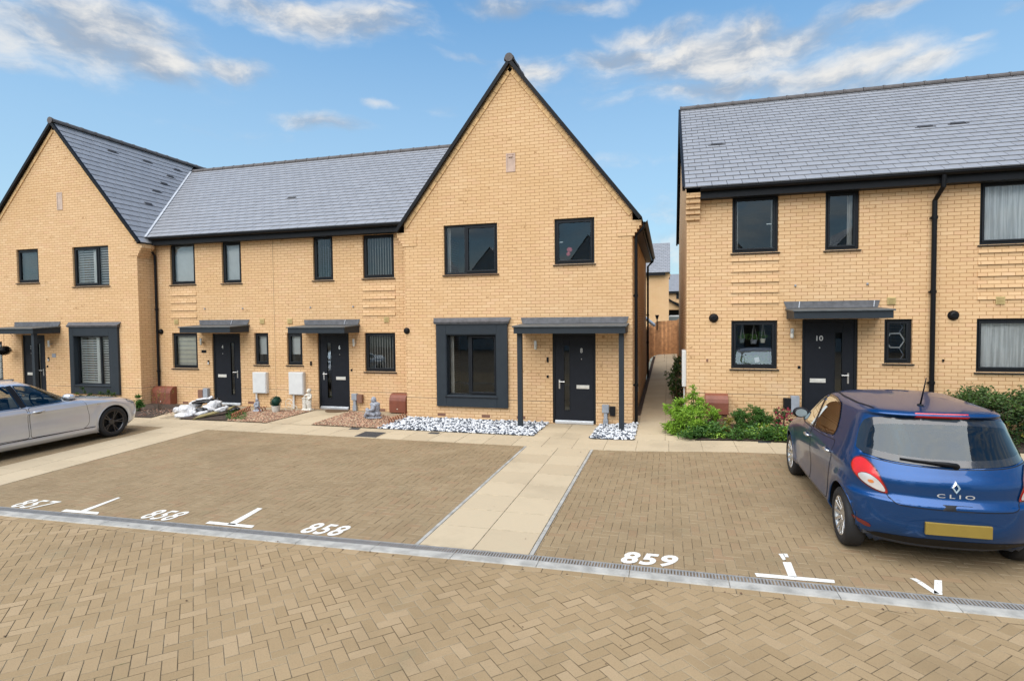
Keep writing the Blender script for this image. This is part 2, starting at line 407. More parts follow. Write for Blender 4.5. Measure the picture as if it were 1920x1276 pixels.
# soft domain warp, then cloud clumps by compass direction and height
wp = W.new('ShaderNodeTexNoise'); wp.inputs['Scale'].default_value = 7.; wp.inputs['Detail'].default_value = 5.; W.lk(ae, wp.inputs['Vector'])
def vm(op, a, b):
    n = W.new('ShaderNodeVectorMath', operation=op)
    for i, v in ((0,a),(1,b)):
        if isinstance(v, tuple): n.inputs[i].default_value = v
        else: W.lk(v, n.inputs[i])
    return n
wv = vm('MULTIPLY', vm('SUBTRACT', wp.outputs['Color'], (.5,.5,.5)).outputs[0], (.11,.065,0)).outputs[0]
aw = vm('ADD', ae, wv).outputs[0]
def pxdir(u, v):
    r = ray(u, v).normalized(); return math.atan2(r.x, r.y), math.asin(r.z)
clumps = [  # centre in the photo, half sizes, weight
 (110,70,260,75,1.0),(170,40,200,60,.9),(20,60,150,60,.9),(520,15,180,30,.9),(1480,70,150,45,.95),(1620,150,150,26,.75),(1230,60,110,26,.7),(280,110,110,50,1.0),(40,120,120,30,.6),(420,118,95,26,.85),(600,30,190,42,1.0),(690,60,70,24,.8),(740,10,60,16,.5),
 (960,10,110,26,.7),(1090,10,110,20,.7),(1000,130,75,34,.9),(600,228,95,18,.75),(705,188,38,9,.55),(870,100,60,10,.35),(850,200,50,14,.35),
 (1350,100,270,62,1.0),(1180,100,130,24,.9),(1560,130,190,40,.95),(1400,60,130,40,.9),(1700,130,150,30,.85),(1640,22,110,22,.8),(1835,80,40,12,.6),
 (1580,90,60,14,.6),(1780,100,40,9,.5),(1905,20,50,24,.5),(1240,400,60,55,.45),(1255,470,60,50,.5),(1140,300,200,18,.28),(450,250,260,30,.22),(1330,165,220,28,.8)]
tot = None
for (u, v, su, sv, wt) in clumps:
    a0, e0 = pxdir(u, v); a1, _ = pxdir(u+su, v); _, e1 = pxdir(u, v-sv)
    d_ = vm('SUBTRACT', aw, (a0,e0,0)).outputs[0]
    d_ = vm('MULTIPLY', d_, (1/max(.004,abs(a1-a0)), 1/max(.004,abs(e1-e0)), 0)).outputs[0]
    n = W.new('ShaderNodeVectorMath', operation='LENGTH'); W.lk(d_, n.inputs[0])
    g = W.ramp(n.outputs['Value'], .0, 1.75, wt*1.05, 0.)
    tot = g if tot is None else W.math('MAXIMUM', tot, g)
back = W.ramp(W.math('ABSOLUTE', az), 1.05, 1.7, 0., .62)      # broken cloud everywhere behind the viewer
tot = W.math('MAXIMUM', tot, back)
st = vm('MULTIPLY', aw, (1., 2.3, 1.)).outputs[0]
f1 = W.noise(6.5, st, 8, .60); f2 = W.noise(24., st, 5, .6)
dens = W.math('ADD', tot, W.math('MULTIPLY', W.math('SUBTRACT', f1, .51), 1.55))
dens = W.math('ADD', dens, W.math('MULTIPLY', W.math('SUBTRACT', f2, .5), .35))
cov = W.math('MULTIPLY', W.ramp(dens, .12, 1.10), W.ramp(tot, .02, .25))
low = W.ramp(el, .0, .85, .78, .0)            # thin bright veil low down
off = vm('ADD', st, (.015,.05,0)).outputs[0]
lit = W.math('SUBTRACT', f1, W.noise(6.5, off, 8, .60))
sh = W.ramp(W.math('ADD', lit, W.math('MULTIPLY', W.math('SUBTRACT', W.noise(4., st, 4), .5), .5)), -.16, .16)
ccol = W.mix(sh, tuple(x*CLOUD for x in (.42,.50,.62)), tuple(x*CLOUD for x in (1.02,.99,.94)))
hs = W.new('ShaderNodeHueSaturation'); hs.inputs['Saturation'].default_value = SKY_SAT; hs.inputs['Value'].default_value = SKY_V
W.lk(W.mix(1., sky.outputs[0], (.74,1.06,1.16), 'MULTIPLY'), hs.inputs['Color'])
skyc = W.mix(W.math('MULTIPLY', low, 1.), hs.outputs[0], tuple(x*CLOUD*.92 for x in (.76,.92,1.0)))
allc = W.mix(W.math('MULTIPLY', cov, .93), skyc, ccol)
bg = W.new('ShaderNodeBackground'); bg.inputs['Strength'].default_value = SKY_S; W.lk(allc, bg.inputs['Color'])
wo = W.new('ShaderNodeOutputWorld'); W.lk(bg.outputs[0], wo.inputs[0])
vs = sc.view_settings; vs.view_transform = 'Standard'; vs.look = 'None'; vs.exposure = EXPO; vs.gamma = 1; vs.use_curve_mapping = False
# ---------------------------------------------------------------- ground, paving, drain
YT, YW, Y2, YR = 13.105, 13.85, 13.30, 13.0      # facade planes: gable plot, terrace, left gable, right pair
def sheet(name, x0, x1, y0, y1, nx, ny, mat, dz, kind=True):
    b = MB(); g = [[(x0+(x1-x0)*i/nx, y0+(y1-y0)*j/ny) for i in range(nx+1)] for j in range(ny+1)]
    vs = [(x,y,gz(x,y)+dz) for row in g for (x,y) in row]
    b.add(vs, [(j*(nx+1)+i, j*(nx+1)+i+1, (j+1)*(nx+1)+i+1, (j+1)*(nx+1)+i) for j in range(ny) for i in range(nx)])
    o = b.build(name, mat, weld=False); return struct(o)
sheet('ground', -400, 400, -300, 500, 400, 400, plain('far_ground', (.20,.19,.14), .95, var=.3), -.16)

def lay(b, poly, gap, bev, dz, drop, sh=None, mi=0, mb=1):
    p = inset(ccw(poly), gap); q = inset(p, bev)
    if area(p) < 8e-4: return
    n = len(p); k = rnd.uniform(-.0012,.0012)
    vs = [(x,y,gz(x,y)+dz+k-bev*.7) for x,y in p]+[(x,y,gz(x,y)+dz+k) for x,y in q]+[(x,y,gz(x,y)+dz-drop) for x,y in p]
    sh = rnd.random() if sh is None else sh; n0 = len(b.v)
    b.add(vs, [tuple(range(n,2*n))], mi, sh)
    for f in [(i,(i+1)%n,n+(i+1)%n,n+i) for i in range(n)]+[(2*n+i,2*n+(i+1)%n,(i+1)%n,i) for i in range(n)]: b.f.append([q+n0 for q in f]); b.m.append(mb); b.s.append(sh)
def herring(b, region, ang, org=(0,0), a=.1, dz=0.):
    region = ccw(region); c, s = math.cos(ang), math.sin(ang)
    loc = [((x-org[0])*c+(y-org[1])*s, -(x-org[0])*s+(y-org[1])*c) for x,y in region]
    i0, i1 = int(min(p[0] for p in loc)/a)-2, int(max(p[0] for p in loc)/a)+2
    j0, j1 = int(min(p[1] for p in loc)/a)-2, int(max(p[1] for p in loc)/a)+2
    for i in range(i0, i1):
        for j in range(j0, j1):
            t = (i-j) % 4
            if t == 0: r = (i, j, i+2, j+1)
            elif t == 3: r = (i, j, i+1, j+2)
            else: continue
            pl = [(x*a, y*a) for x, y in ((r[0],r[1]),(r[2],r[1]),(r[2],r[3]),(r[0],r[3]))]
            pl = [(org[0]+x*c-y*s, org[1]+x*s+y*c) for x, y in pl]
            pl = clip(pl, region)
            if len(pl) >= 3: lay(b, pl, .0008+rnd.random()*.0014, .0030, dz, .012)
def slabs(b, region, du, dv, org, ang=0., dz=0., stag=0.):
    region = ccw(region); c, s = math.cos(ang), math.sin(ang)
    loc = [((x-org[0])*c+(y-org[1])*s, -(x-org[0])*s+(y-org[1])*c) for x,y in region]
    for j in range(int(math.floor(min(p[1] for p in loc)/dv))-1, int(max(p[1] for p in loc)/dv)+2):
        for i in range(int(math.floor(min(p[0] for p in loc)/du))-2, int(max(p[0] for p in loc)/du)+2):
            x = (i + (stag if j%2 else 0))*du; y = j*dv
            pl = [(org[0]+p*c-q*s, org[1]+p*s+q*c) for p,q in ((x,y),(x+du,y),(x+du,y+dv),(x,y+dv))]
            pl = clip(pl, region)
            if len(pl) >= 3: lay(b, pl, .003, .004, dz, .02)
def flat(name, poly, mat, dz, build=True):      # a sheet following the ground over a convex region
    b = MB(); poly = ccw(poly)
    xs = [p[0] for p in poly]; ys = [p[1] for p in poly]; st = .6
    for i in range(int((max(xs)-min(xs))/st)+1):
        for j in range(int((max(ys)-min(ys))/st)+1):
            x, y = min(xs)+i*st, min(ys)+j*st
            q = clip([(x,y),(x+st,y),(x+st,y+st),(x,y+st)], poly)
            if len(q) >= 3: b.poly([(u,v,gz(u,v)+dz) for u,v in q])
    return b.build(name, mat)

g2 = lambda u, v: tuple(onG(u, v)[:2])
def pw(pts):            # piecewise linear y(x) through ground points, extended straight
    P_ = [g2(*p) for p in pts]
    # least squares with one bend
    n = len(P_); 
    def f(x):
        if x <= P_[0][0]: k = 0
        elif x >= P_[-1][0]: k = n-2
        else: k = max(i for i in range(n-1) if P_[i][0] <= x)
        a, b_ = P_[k], P_[k+1]
        return a[1]+(b_[1]-a[1])*(x-a[0])/(b_[0]-a[0])
    return f
kerbF = pw([(0,965.5),(990,1060.7),(1920,1159)]); kerbB0 = pw([(0,956.5),(990,1052),(1920,1141)]); grB = pw([(0,949),(990,1040.5),(1920,1131.7)])
KW, GW = .135, .135
kF = kerbF
kM = lambda x: kF(x)+KW
kB = lambda x: kF(x)+KW+GW
XL, XR = -15., 9.
XB = g2(990,1060)[0]
# road
b = MB()
herring(b, [(XL,1.2),(XR,1.2),(XR,kF(XR)-.112),(XB,kF(XB)-.112),(XL,kF(XL)-.112)], R(45), (.02,.03), .1)
x = XL
while x < XR:                           # stretcher course beside the kerb
    x2 = x+.2
    lay(b, [(x,kF(x)-.11),(x2,kF(x2)-.11),(x2,kF(x2)-.005),(x,kF(x)-.005)], .0015, .0035, 0, .012); x = x2
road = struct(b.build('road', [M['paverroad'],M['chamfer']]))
struct(flat('road_bedding', [(XL-30,-20),(XR+30,-20),(XR+30,5.6),(XL-30,5.0)], M['joint'], -.0065))
# drain channel: one thing with kerb blocks and gratings
dr = thing('drainage_channel', 'long slotted metal drain channel with grey concrete edging crossing the block paving', 'drain', (XB, kF(XB), 0))
x = XL; i = 0
kb = [XL]
while kb[-1] < XR: kb.append(kb[-1]+.915)
for i in range(len(kb)-1):
    xa, xb = kb[i]+.003, kb[i+1]-.003; q = MB()
    q.add([(xa,kF(xa),-.05),(xb,kF(xb),-.05),(xb,kM(xb),-.05),(xa,kM(xa),-.05),(xa,kF(xa)+.012,.004),(xb,kF(xb)+.012,.004),(xb,kM(xb),.004),(xa,kM(xa),.004),(xa,kF(xa),-.008),(xb,kF(xb),-.008)],
          [(4,5,6,7),(8,9,5,4),(0,1,9,8),(1,2,6,5,9),(2,3,7,6),(3,0,8,4,7)])
    q.build('kerb_block', M['concrete'], dr)
q = MB(); xa = XL
for i in range(len(kb)-1):
    xa, xb = kb[i], kb[i+1]; q.add([(xa,kM(xa),-.045),(xb,kM(xb),-.045),(xb,kB(xb),-.045),(xa,kB(xa),-.045)], [(0,1,2,3)])
q.build('channel_void', M['void'], dr)
i = 0
for i in range(0, len(kb)-1):
    xa, xb = kb[i]+.002, kb[i+1]-.004; q = MB()
    def strip(t0, t1, z):
        q.add([(xa,kM(xa)+t0,z),(xb,kM(xb)+t0,z),(xb,kM(xb)+t1,z),(xa,kM(xa)+t1,z),(xa,kM(xa)+t0,z-.02),(xb,kM(xb)+t0,z-.02),(xb,kM(xb)+t1,z-.02),(xa,kM(xa)+t1,z-.02)],
              [(0,1,2,3),(4,5,1,0),(6,7,3,2),(5,6,2,1),(7,4,0,3)])
    strip(.001,.017,.002); strip(GW-.017,GW-.001,.002)
    n = 30
    for k in range(n):
        x = xa+(xb-xa)*(k+.5)/n; y = kM(x); w_ = .0075
        q.box(x-w_, x+w_, y+.017, y+GW-.017, -.016, .0005)
    q.build('grating', M['galv'], dr)
# parking bays
WKL, WKR = -2.66, -1.415          # walkway between the bays
PF, PB = 10.62, 11.575            # footpath front and back edges
bl0, bl1 = (-9.93, 6.16), (-10.30, 10.607)
dxl = (bl1[0]-bl0[0])/(bl1[1]-bl0[1]); xl = lambda y: bl0[0]+dxl*(y-bl0[1])
yl = 5.30
def bay(name, reg):
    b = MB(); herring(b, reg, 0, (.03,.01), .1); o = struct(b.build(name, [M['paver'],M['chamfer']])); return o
def edged(reg): return reg
xw = WKL-.052
bayL = bay('parking_bay', [(xl(yl),kB(xl(yl))+.004),(xw,kB(xw)+.004),(xw,PF-.003),(xl(PF),PF-.003)])
xe = WKR+.056
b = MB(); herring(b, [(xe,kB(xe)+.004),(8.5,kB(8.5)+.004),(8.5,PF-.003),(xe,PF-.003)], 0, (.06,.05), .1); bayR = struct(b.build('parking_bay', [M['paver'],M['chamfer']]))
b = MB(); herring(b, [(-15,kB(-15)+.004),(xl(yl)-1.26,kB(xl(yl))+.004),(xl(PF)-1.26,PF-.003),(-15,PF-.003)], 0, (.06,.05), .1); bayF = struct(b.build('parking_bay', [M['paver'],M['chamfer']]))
struct(flat('bay_bedding', [(-40,5.0),(20,5.3),(20,10.7),(-40,10.7)], M['joint'], -.0075))
# edging strips beside the walkway
b = MB()
for (x0, x1) in ((xw+.003, WKL-.002), (WKR+.004, WKR+.052)):
    y = kB(x0)+.006
    while y < PF-.02:
        y2 = min(y+.915, PF-.004); lay(b, [(x0,y),(x1,y),(x1,y2),(x0,y2)], .001, .004, .004, .03); y = y2
struct(b.build('edging', [M['concrete'],M['concrete']]))
# footpaths
b = MB()
slabs(b, [(WKL,kB(WKL)+.006),(WKR,kB(WKR)+.006),(WKR,PF),(WKL,PF)], .6225, .62, (WKL, PF), dz=.003)
slabs(b, [(-16,PF),(9,PF),(9,PB),(-16,PB)], .6, .478, (WKL+.28, PF), dz=.003)
slabs(b, [(-2.76,PB),(-1.55,PB),(-1.55,YT-.02),(-2.76,YT-.02)], .605, .5, (-2.76,PB), dz=.003)         # to the middle door
slabs(b, [(-.66,PB),(.52,PB),(.52,13),(.5,31),(-.62,31)], .59, .60, (-.64,PB), dz=.003)                  # alley
slabs(b, [(xl(yl)-1.25,kB(-11)+.006),(xl(yl)-.005,kB(xl(yl))+.006),(xl(PF)-.005,PF),(xl(PF)-1.25,PF)], .62, .62, (xl(PF)-1.25,PF), math.atan(-dxl), dz=.003)
p6 = [g2(500.7,792.5), g2(583.4,796.4), g2(657.6,771.4), g2(590,769)]
slabs(b, p6, .6, .6, p6[0], dz=.003)
p4 = [g2(283,783.6), g2(332,785), g2(376,764), g2(326,771)]
slabs(b, [(-14.05,PB),(-12.75,PB),(-12.9,13.8),(-14.2,13.8)], .62, .6, (-14.05,PB), dz=.003)
struct(b.build('footpath', [M['slab'],M['chamferslab']]))
struct(flat('footpath_bedding', [(-40,10.5),(14,10.5),(14,14.2),(-40,14.2)], M['slabjoint'], -.004))
struct(flat('alley_bedding', [(-.76,14.2),(.42,14.2),(.42,31),(-.76,31)], M['soil'], -.004))
# planting and gravel bases
def bed(name, px, mat, dz=.012): return struct(flat(name, [g2(*p) for p in px], mat, dz))
bed('soil_bed', [(215,781),(283,783.6),(326,771),(338,759),(250,755)], M['soil'], .02)
bed('soil_bed', [(335,786),(427,789),(462,769),(372,765)], M['soil'], .02)
bed('gravel_bed', [(425,789),(500.7,792.5),(590,769),(452,770)], plain('red_grit', (.27,.15,.09), .95, var=.5, scale=40, bump=.8, bscale=60), .014)
bed('gravel_bed', [(583.4,796.4),(716,803.5),(766,785.5),(657.6,771.4)], M['joint'], .014)
struct(flat('gravel_bed', [(-6.42,PB-.005),(-2.765,PB-.005),(-2.765,YT-.01),(-6.42,YT-.01)], plain('grey_grit', (.20,.21,.23), .95, var=.6, scale=40, bump=.8), .012))
struct(flat('gravel_bed', [(-1.54,PB-.005),(-.67,PB-.005),(-.67,YT-.01),(-1.54,YT-.01)], plain('grey_grit', (.20,.21,.23), .95, var=.6, scale=40, bump=.8), .012))
struct(flat('soil_bed', [(.54,PB+.0),(9,PB+.0),(9,YR+.02),(.54,YR+.02)], M['soil'], .02))
def stones(name, poly, n, mats, wts, r0, r1, label, dz=.015):
    poly = ccw(poly); b = MB(); xs = [p[0] for p in poly]; ys = [p[1] for p in poly]
    ico = [Vector(v).normalized() for v in ((0,0,1),(.89,0,.45),(.28,.85,.45),(-.72,.53,.45),(-.72,-.53,.45),(.28,-.85,.45),(.72,.53,-.45),(-.28,.85,-.45),(-.89,0,-.45),(-.28,-.85,-.45),(.72,-.53,-.45),(0,0,-1))]
    fs = [(0,1,2),(0,2,3),(0,3,4),(0,4,5),(0,5,1),(1,6,2),(2,7,3),(3,8,4),(4,9,5),(5,10,1),(6,7,2),(7,8,3),(8,9,4),(9,10,5),(10,6,1)]
    k = 0; tries = 0
    while k < n and tries < n*6:
        tries += 1
        x, y = rnd.uniform(min(xs),max(xs)), rnd.uniform(min(ys),max(ys))
        if any((poly[(i+1)%len(poly)][0]-poly[i][0])*(y-poly[i][1])-(poly[(i+1)%len(poly)][1]-poly[i][1])*(x-poly[i][0]) < 0 for i in range(len(poly))): continue
        r = rnd.uniform(r0,r1); sx, sy, sz = r*rnd.uniform(.8,1.5), r*rnd.uniform(.7,1.1), r*rnd.uniform(.5,.9)
        rot = Matrix.Rotation(rnd.uniform(0,6.28),3,'Z') @ Matrix.Rotation(rnd.uniform(-.5,.5),3,'X')
        z = gz(x,y)+dz+sz*rnd.uniform(.1,1.0)
        b.add([rot @ Vector((v.x*sx*rnd.uniform(.8,1.15), v.y*sy*rnd.uniform(.8,1.15), v.z*sz))+Vector((x,y,z)) for v in ico], fs, rnd.choices(range(len(mats)),wts)[0]); k += 1
    return stuff(b.build(name, mats), label, 'gravel')
stones('decorative_stones', [(-6.45,PB-.02),(-2.76,PB-.02),(-2.72,YT-.02),(-6.42,YT-.02)], 5200, [M['stoneW'],M['stoneK']], (.60,.40), .018,.034, 'black and white stone chippings below the bay window of the middle gabled house')
stones('decorative_stones', [(-1.56,PB-.02),(-.66,PB-.02),(-.66,YT-.02),(-1.53,YT-.02)], 1300, [M['stoneW'],M['stoneK']], (.62,.38), .018,.034, 'small square of black and white stone chippings right of the middle front door')
stones('red_gravel', [g2(425,789),g2(500.7,792.5),g2(590,769),g2(452,770)], 4200, [M['stoneR'],M['slab'],M['cavity']], (.62,.16,.22), .010,.022, 'reddish brown gravel left of the slab path to the second door', .012)
stones('red_gravel', [g2(583.4,796.4),g2(716,803.5),g2(766,785.5),g2(657.6,771.4)], 5200, [M['stoneR'],M['slab'],M['cavity']], (.62,.16,.22), .010,.022, 'reddish brown gravel under the grey sitting statue', .012)
# painted marks
def paint(name, polys, parent, label=None):
    b = MB()
    for p in polys:
        w_ = [g2(*q) for q in p] if len(p[0]) == 2 else p
        b.poly([(x,y,gz(x,y)+.0045) for x,y in ccw(w_)])
    o = b.build(name, M['marking'], parent)
    if label: o['label'] = label
    return o
paint('bay_line', [[(114.3,958.6),(123.8,954.7),(186,960),(182.8,964.2)],[(151.7,957),(163,957.6),(226,932.8),(221.5,932.2)]], bayL)
paint('bay_line', [[(384.8,981),(393,977),(477.4,985),(472,989.7)],[(425.7,983),(440,984),(492.4,953),(483.4,952)]], bayL)
paint('bay_line', [[(1419,1081),(1414.8,1074),(1564,1087),(1565.5,1093)],[(1478,1080),(1494.5,1082),(1483,1054),(1467.4,1053.5)],[(1459.7,1038),(1468,1050),(1473,1049),(1470,1038)],[(1468,1037.5),(1471,1044),(1479,1044.5),(1476,1038)]], bayR)
paint('bay_line', [[(1705.5,1083.5),(1718,1084.5),(1727,1089.5),(1719,1091)],[(1719,1092),(1728,1090),(1762,1113),(1750,1112.5)],[(1752,1087),(1766,1088),(1767,1115.5),(1751,1113)]], bayR)
def text_mesh(s, size, off, ext=0., res=4, spacing=1.):
    cu = D.curves.new('t','FONT'); cu.body = s; cu.size = size; cu.offset = off; cu.extrude = ext; cu.resolution_u = res; cu.align_x = 'CENTER'; cu.align_y = 'CENTER'; cu.space_character = spacing
    o = D.objects.new('t', cu); col.objects.link(o); dg = bpy.context.evaluated_depsgraph_get()
    me = D.meshes.new_from_object(o.evaluated_get(dg)); D.objects.remove(o); D.curves.remove(cu)
    vs = [v.co.copy() for v in me.vertices]; fs = [tuple(p.vertices) for p in me.polygons]; D.meshes.remove(me)
    x0, x1 = min(v.x for v in vs), max(v.x for v in vs); y0, y1 = min(v.y for v in vs), max(v.y for v in vs)
    return [Vector(((v.x-x0)/(x1-x0)*2-1, (v.y-y0)/(y1-y0)*2-1, v.z)) for v in vs], fs
def number(s, bl, br, tl, tr, parent, off, label):
    vs, fs = text_mesh(s, 1., off, spacing=1.12)
    c = [Vector(g2(*p)) for p in (bl,br,tl,tr)]; b = MB(); out = []
    for v in vs:
        a, t = (v.x+1)/2, (v.y+1)/2
        p = (c[0]*(1-a)+c[1]*a)*(1-t)+(c[2]*(1-a)+c[3]*a)*t
        out.append((p.x,p.y,gz(p.x,p.y)+.0045))
    b.add(out, fs); o = b.build('painted_number', M['marking'], parent); o['label'] = label
number('857', (15,950), (66,954.5), (62,935.3), (117,940), bayL, .012, 'white painted number 857')
number('858', (258,971), (311,976.2), (301,955), (361,959.5), bayL, .012, 'white painted number 858 between two bay lines')
number('858', (557,998), (629,1005), (594,979.5), (664,986.5), bayL, .022, 'white painted number 858 nearest the walkway')
number('859', (1160,1055), (1262,1063.5), (1174,1033.5), (1276,1042.5), bayR, .035, 'white painted number 859')
# covers set in the path
def cover(px, label, name='drain_cover', grp=None):
    w_ = [g2(*p) for p in px]; b = MB()
    lay(b, w_, .0, .008, .012, .03)
    o = b.build(name, [M['cover'],M['cover']]); tag(o, label, 'drain cover', grp); return o
cover([(480+1065/5.8,680+800/5.8),(480+1300/5.8,680+812/5.8),(480+1415/5.8,680+760/5.8),(480+1190/5.8,680+748/5.8)], 'large dark square iron cover in the slab path by the bay edge')
cover([(480+1005/5.8,680+722/5.8),(480+1110/5.8,680+728/5.8),(480+1140/5.8,680+712/5.8),(480+1045/5.8,680+705/5.8)], 'small dark cover in the slabs at the corner of the red gravel')
cover([(780+125/5.8,680+770/5.8),(780+235/5.8,680+776/5.8),(780+265/5.8,680+760/5.8),(780+160/5.8,680+755/5.8)], 'small dark cover at the front edge of the black and white stones')
cover([(1100+150/5.8,680+790/5.8),(1100+320/5.8,680+790/5.8),(1100+325/5.8,680+765/5.8),(1100+150/5.8,680+765/5.8)], 'dark rectangular cover among stones beside the right porch post')
cover([(1421,830),(1446,830.5),(1443,824.5),(1422,824)], 'small dark cover between the slab path and the green plants')

b = MB()
for k in range(150):
    x, y = rnd.uniform(-9,6), rnd.choice((rnd.uniform(2.4,5.0), rnd.uniform(5.8,10.4), kF(0)-.11))
    z = gz(x,y)+.006; a = rnd.uniform(0,6.28); L = rnd.uniform(.008,.03); d = Vector((math.cos(a),math.sin(a),.15))*L; n_ = Vector((-math.sin(a),math.cos(a),.1))*L*.45; q = Vector((x,y,z))
    b.add([q,q+d*.5+n_,q+d,q+d*.5-n_],[(0,1,2),(0,2,3)])
stuff(b.build('leaf_litter', plain('dry_leaf_bits', (.12,.065,.035), .9, var=.5)), 'scattered dry leaf bits and specks on the block paving', 'leaf litter')
# ---------------------------------------------------------------- houses
def facade(b, outline, zE, holes, Y, depth=.11, mi=0):
    """front wall in the plane y=Y: rectangle part up to zE cut by holes, plus gable polygon above; reveals go back by depth"""
    x0 = min(p[0] for p in outline); x1 = max(p[0] for p in outline); z0 = min(p[1] for p in outline)
    xs = sorted({x0,x1}|{h[0] for h in holes}|{h[1] for h in holes}); zs = sorted({z0,zE}|{h[2] for h in holes}|{h[3] for h in holes})
    for i in range(len(xs)-1):
        for j in range(len(zs)-1):
            cx, cz = (xs[i]+xs[i+1])/2, (zs[j]+zs[j+1])/2
            if any(h[0]<cx<h[1] and h[2]<cz<h[3] for h in holes): continue
            b.quad((xs[i],Y,zs[j]),(xs[i+1],Y,zs[j]),(xs[i+1],Y,zs[j+1]),(xs[i],Y,zs[j+1]), mi)
    top = [p for p in outline if p[1] > zE+1e-4]
    if top: b.poly([(x0,Y,zE),(x1,Y,zE)]+[(x,Y,z) for x,z in top], mi)
    for (a,c,d,e) in holes:
        b.quad((a,Y,d),(a,Y+depth,d),(a,Y+depth,e),(a,Y,e), mi); b.quad((c,Y,d),(c,Y,e),(c,Y+depth,e),(c,Y+depth,d), mi)
        b.quad((a,Y,e),(a,Y+depth,e),(c,Y+depth,e),(c,Y,e), mi); b.quad((a,Y,d),(c,Y,d),(c,Y+depth,d),(a,Y+depth,d), mi)
def px2(u0, v0, u1, v1, Y):     # pixel rectangle on a facade plane -> x0,x1,z0,z1
    a, c = onY(u0, (v0+v1)/2, Y), onY(u1, (v0+v1)/2, Y); t, d = onY((u0+u1)/2, v0, Y), onY((u0+u1)/2, v1, Y)
    return (a.x, c.x, d.z, t.z)
def frame(b, x0, x1, z0, z1, y0, y1, w, mi=0):
    b.box(x0,x1,y0,y1,z1-w,z1,mi); b.box(x0,x1,y0,y1,z0,z0+w,mi); b.box(x0,x0+w,y0,y1,z0+w,z1-w,mi); b.box(x1-w,x1,y0,y1,z0+w,z1-w,mi)
def louvres(b, x0, x1, z0, z1, y, pitch=.076, mi=0, stile=.045, ang=35):
    frame(b, x0, x1, z0, z1, y-.014, y+.014, stile, mi)
    z = z0+stile+.03; a = R(ang)
    while z < z1-stile-.02:
        b.obox(((x0+x1)/2, y, z), ((x1-x0)/2-stile,0,0), (0,.032*math.cos(a),.032*math.sin(a)), (0,-.005*math.sin(a),.005*math.cos(a)), mi); z += pitch
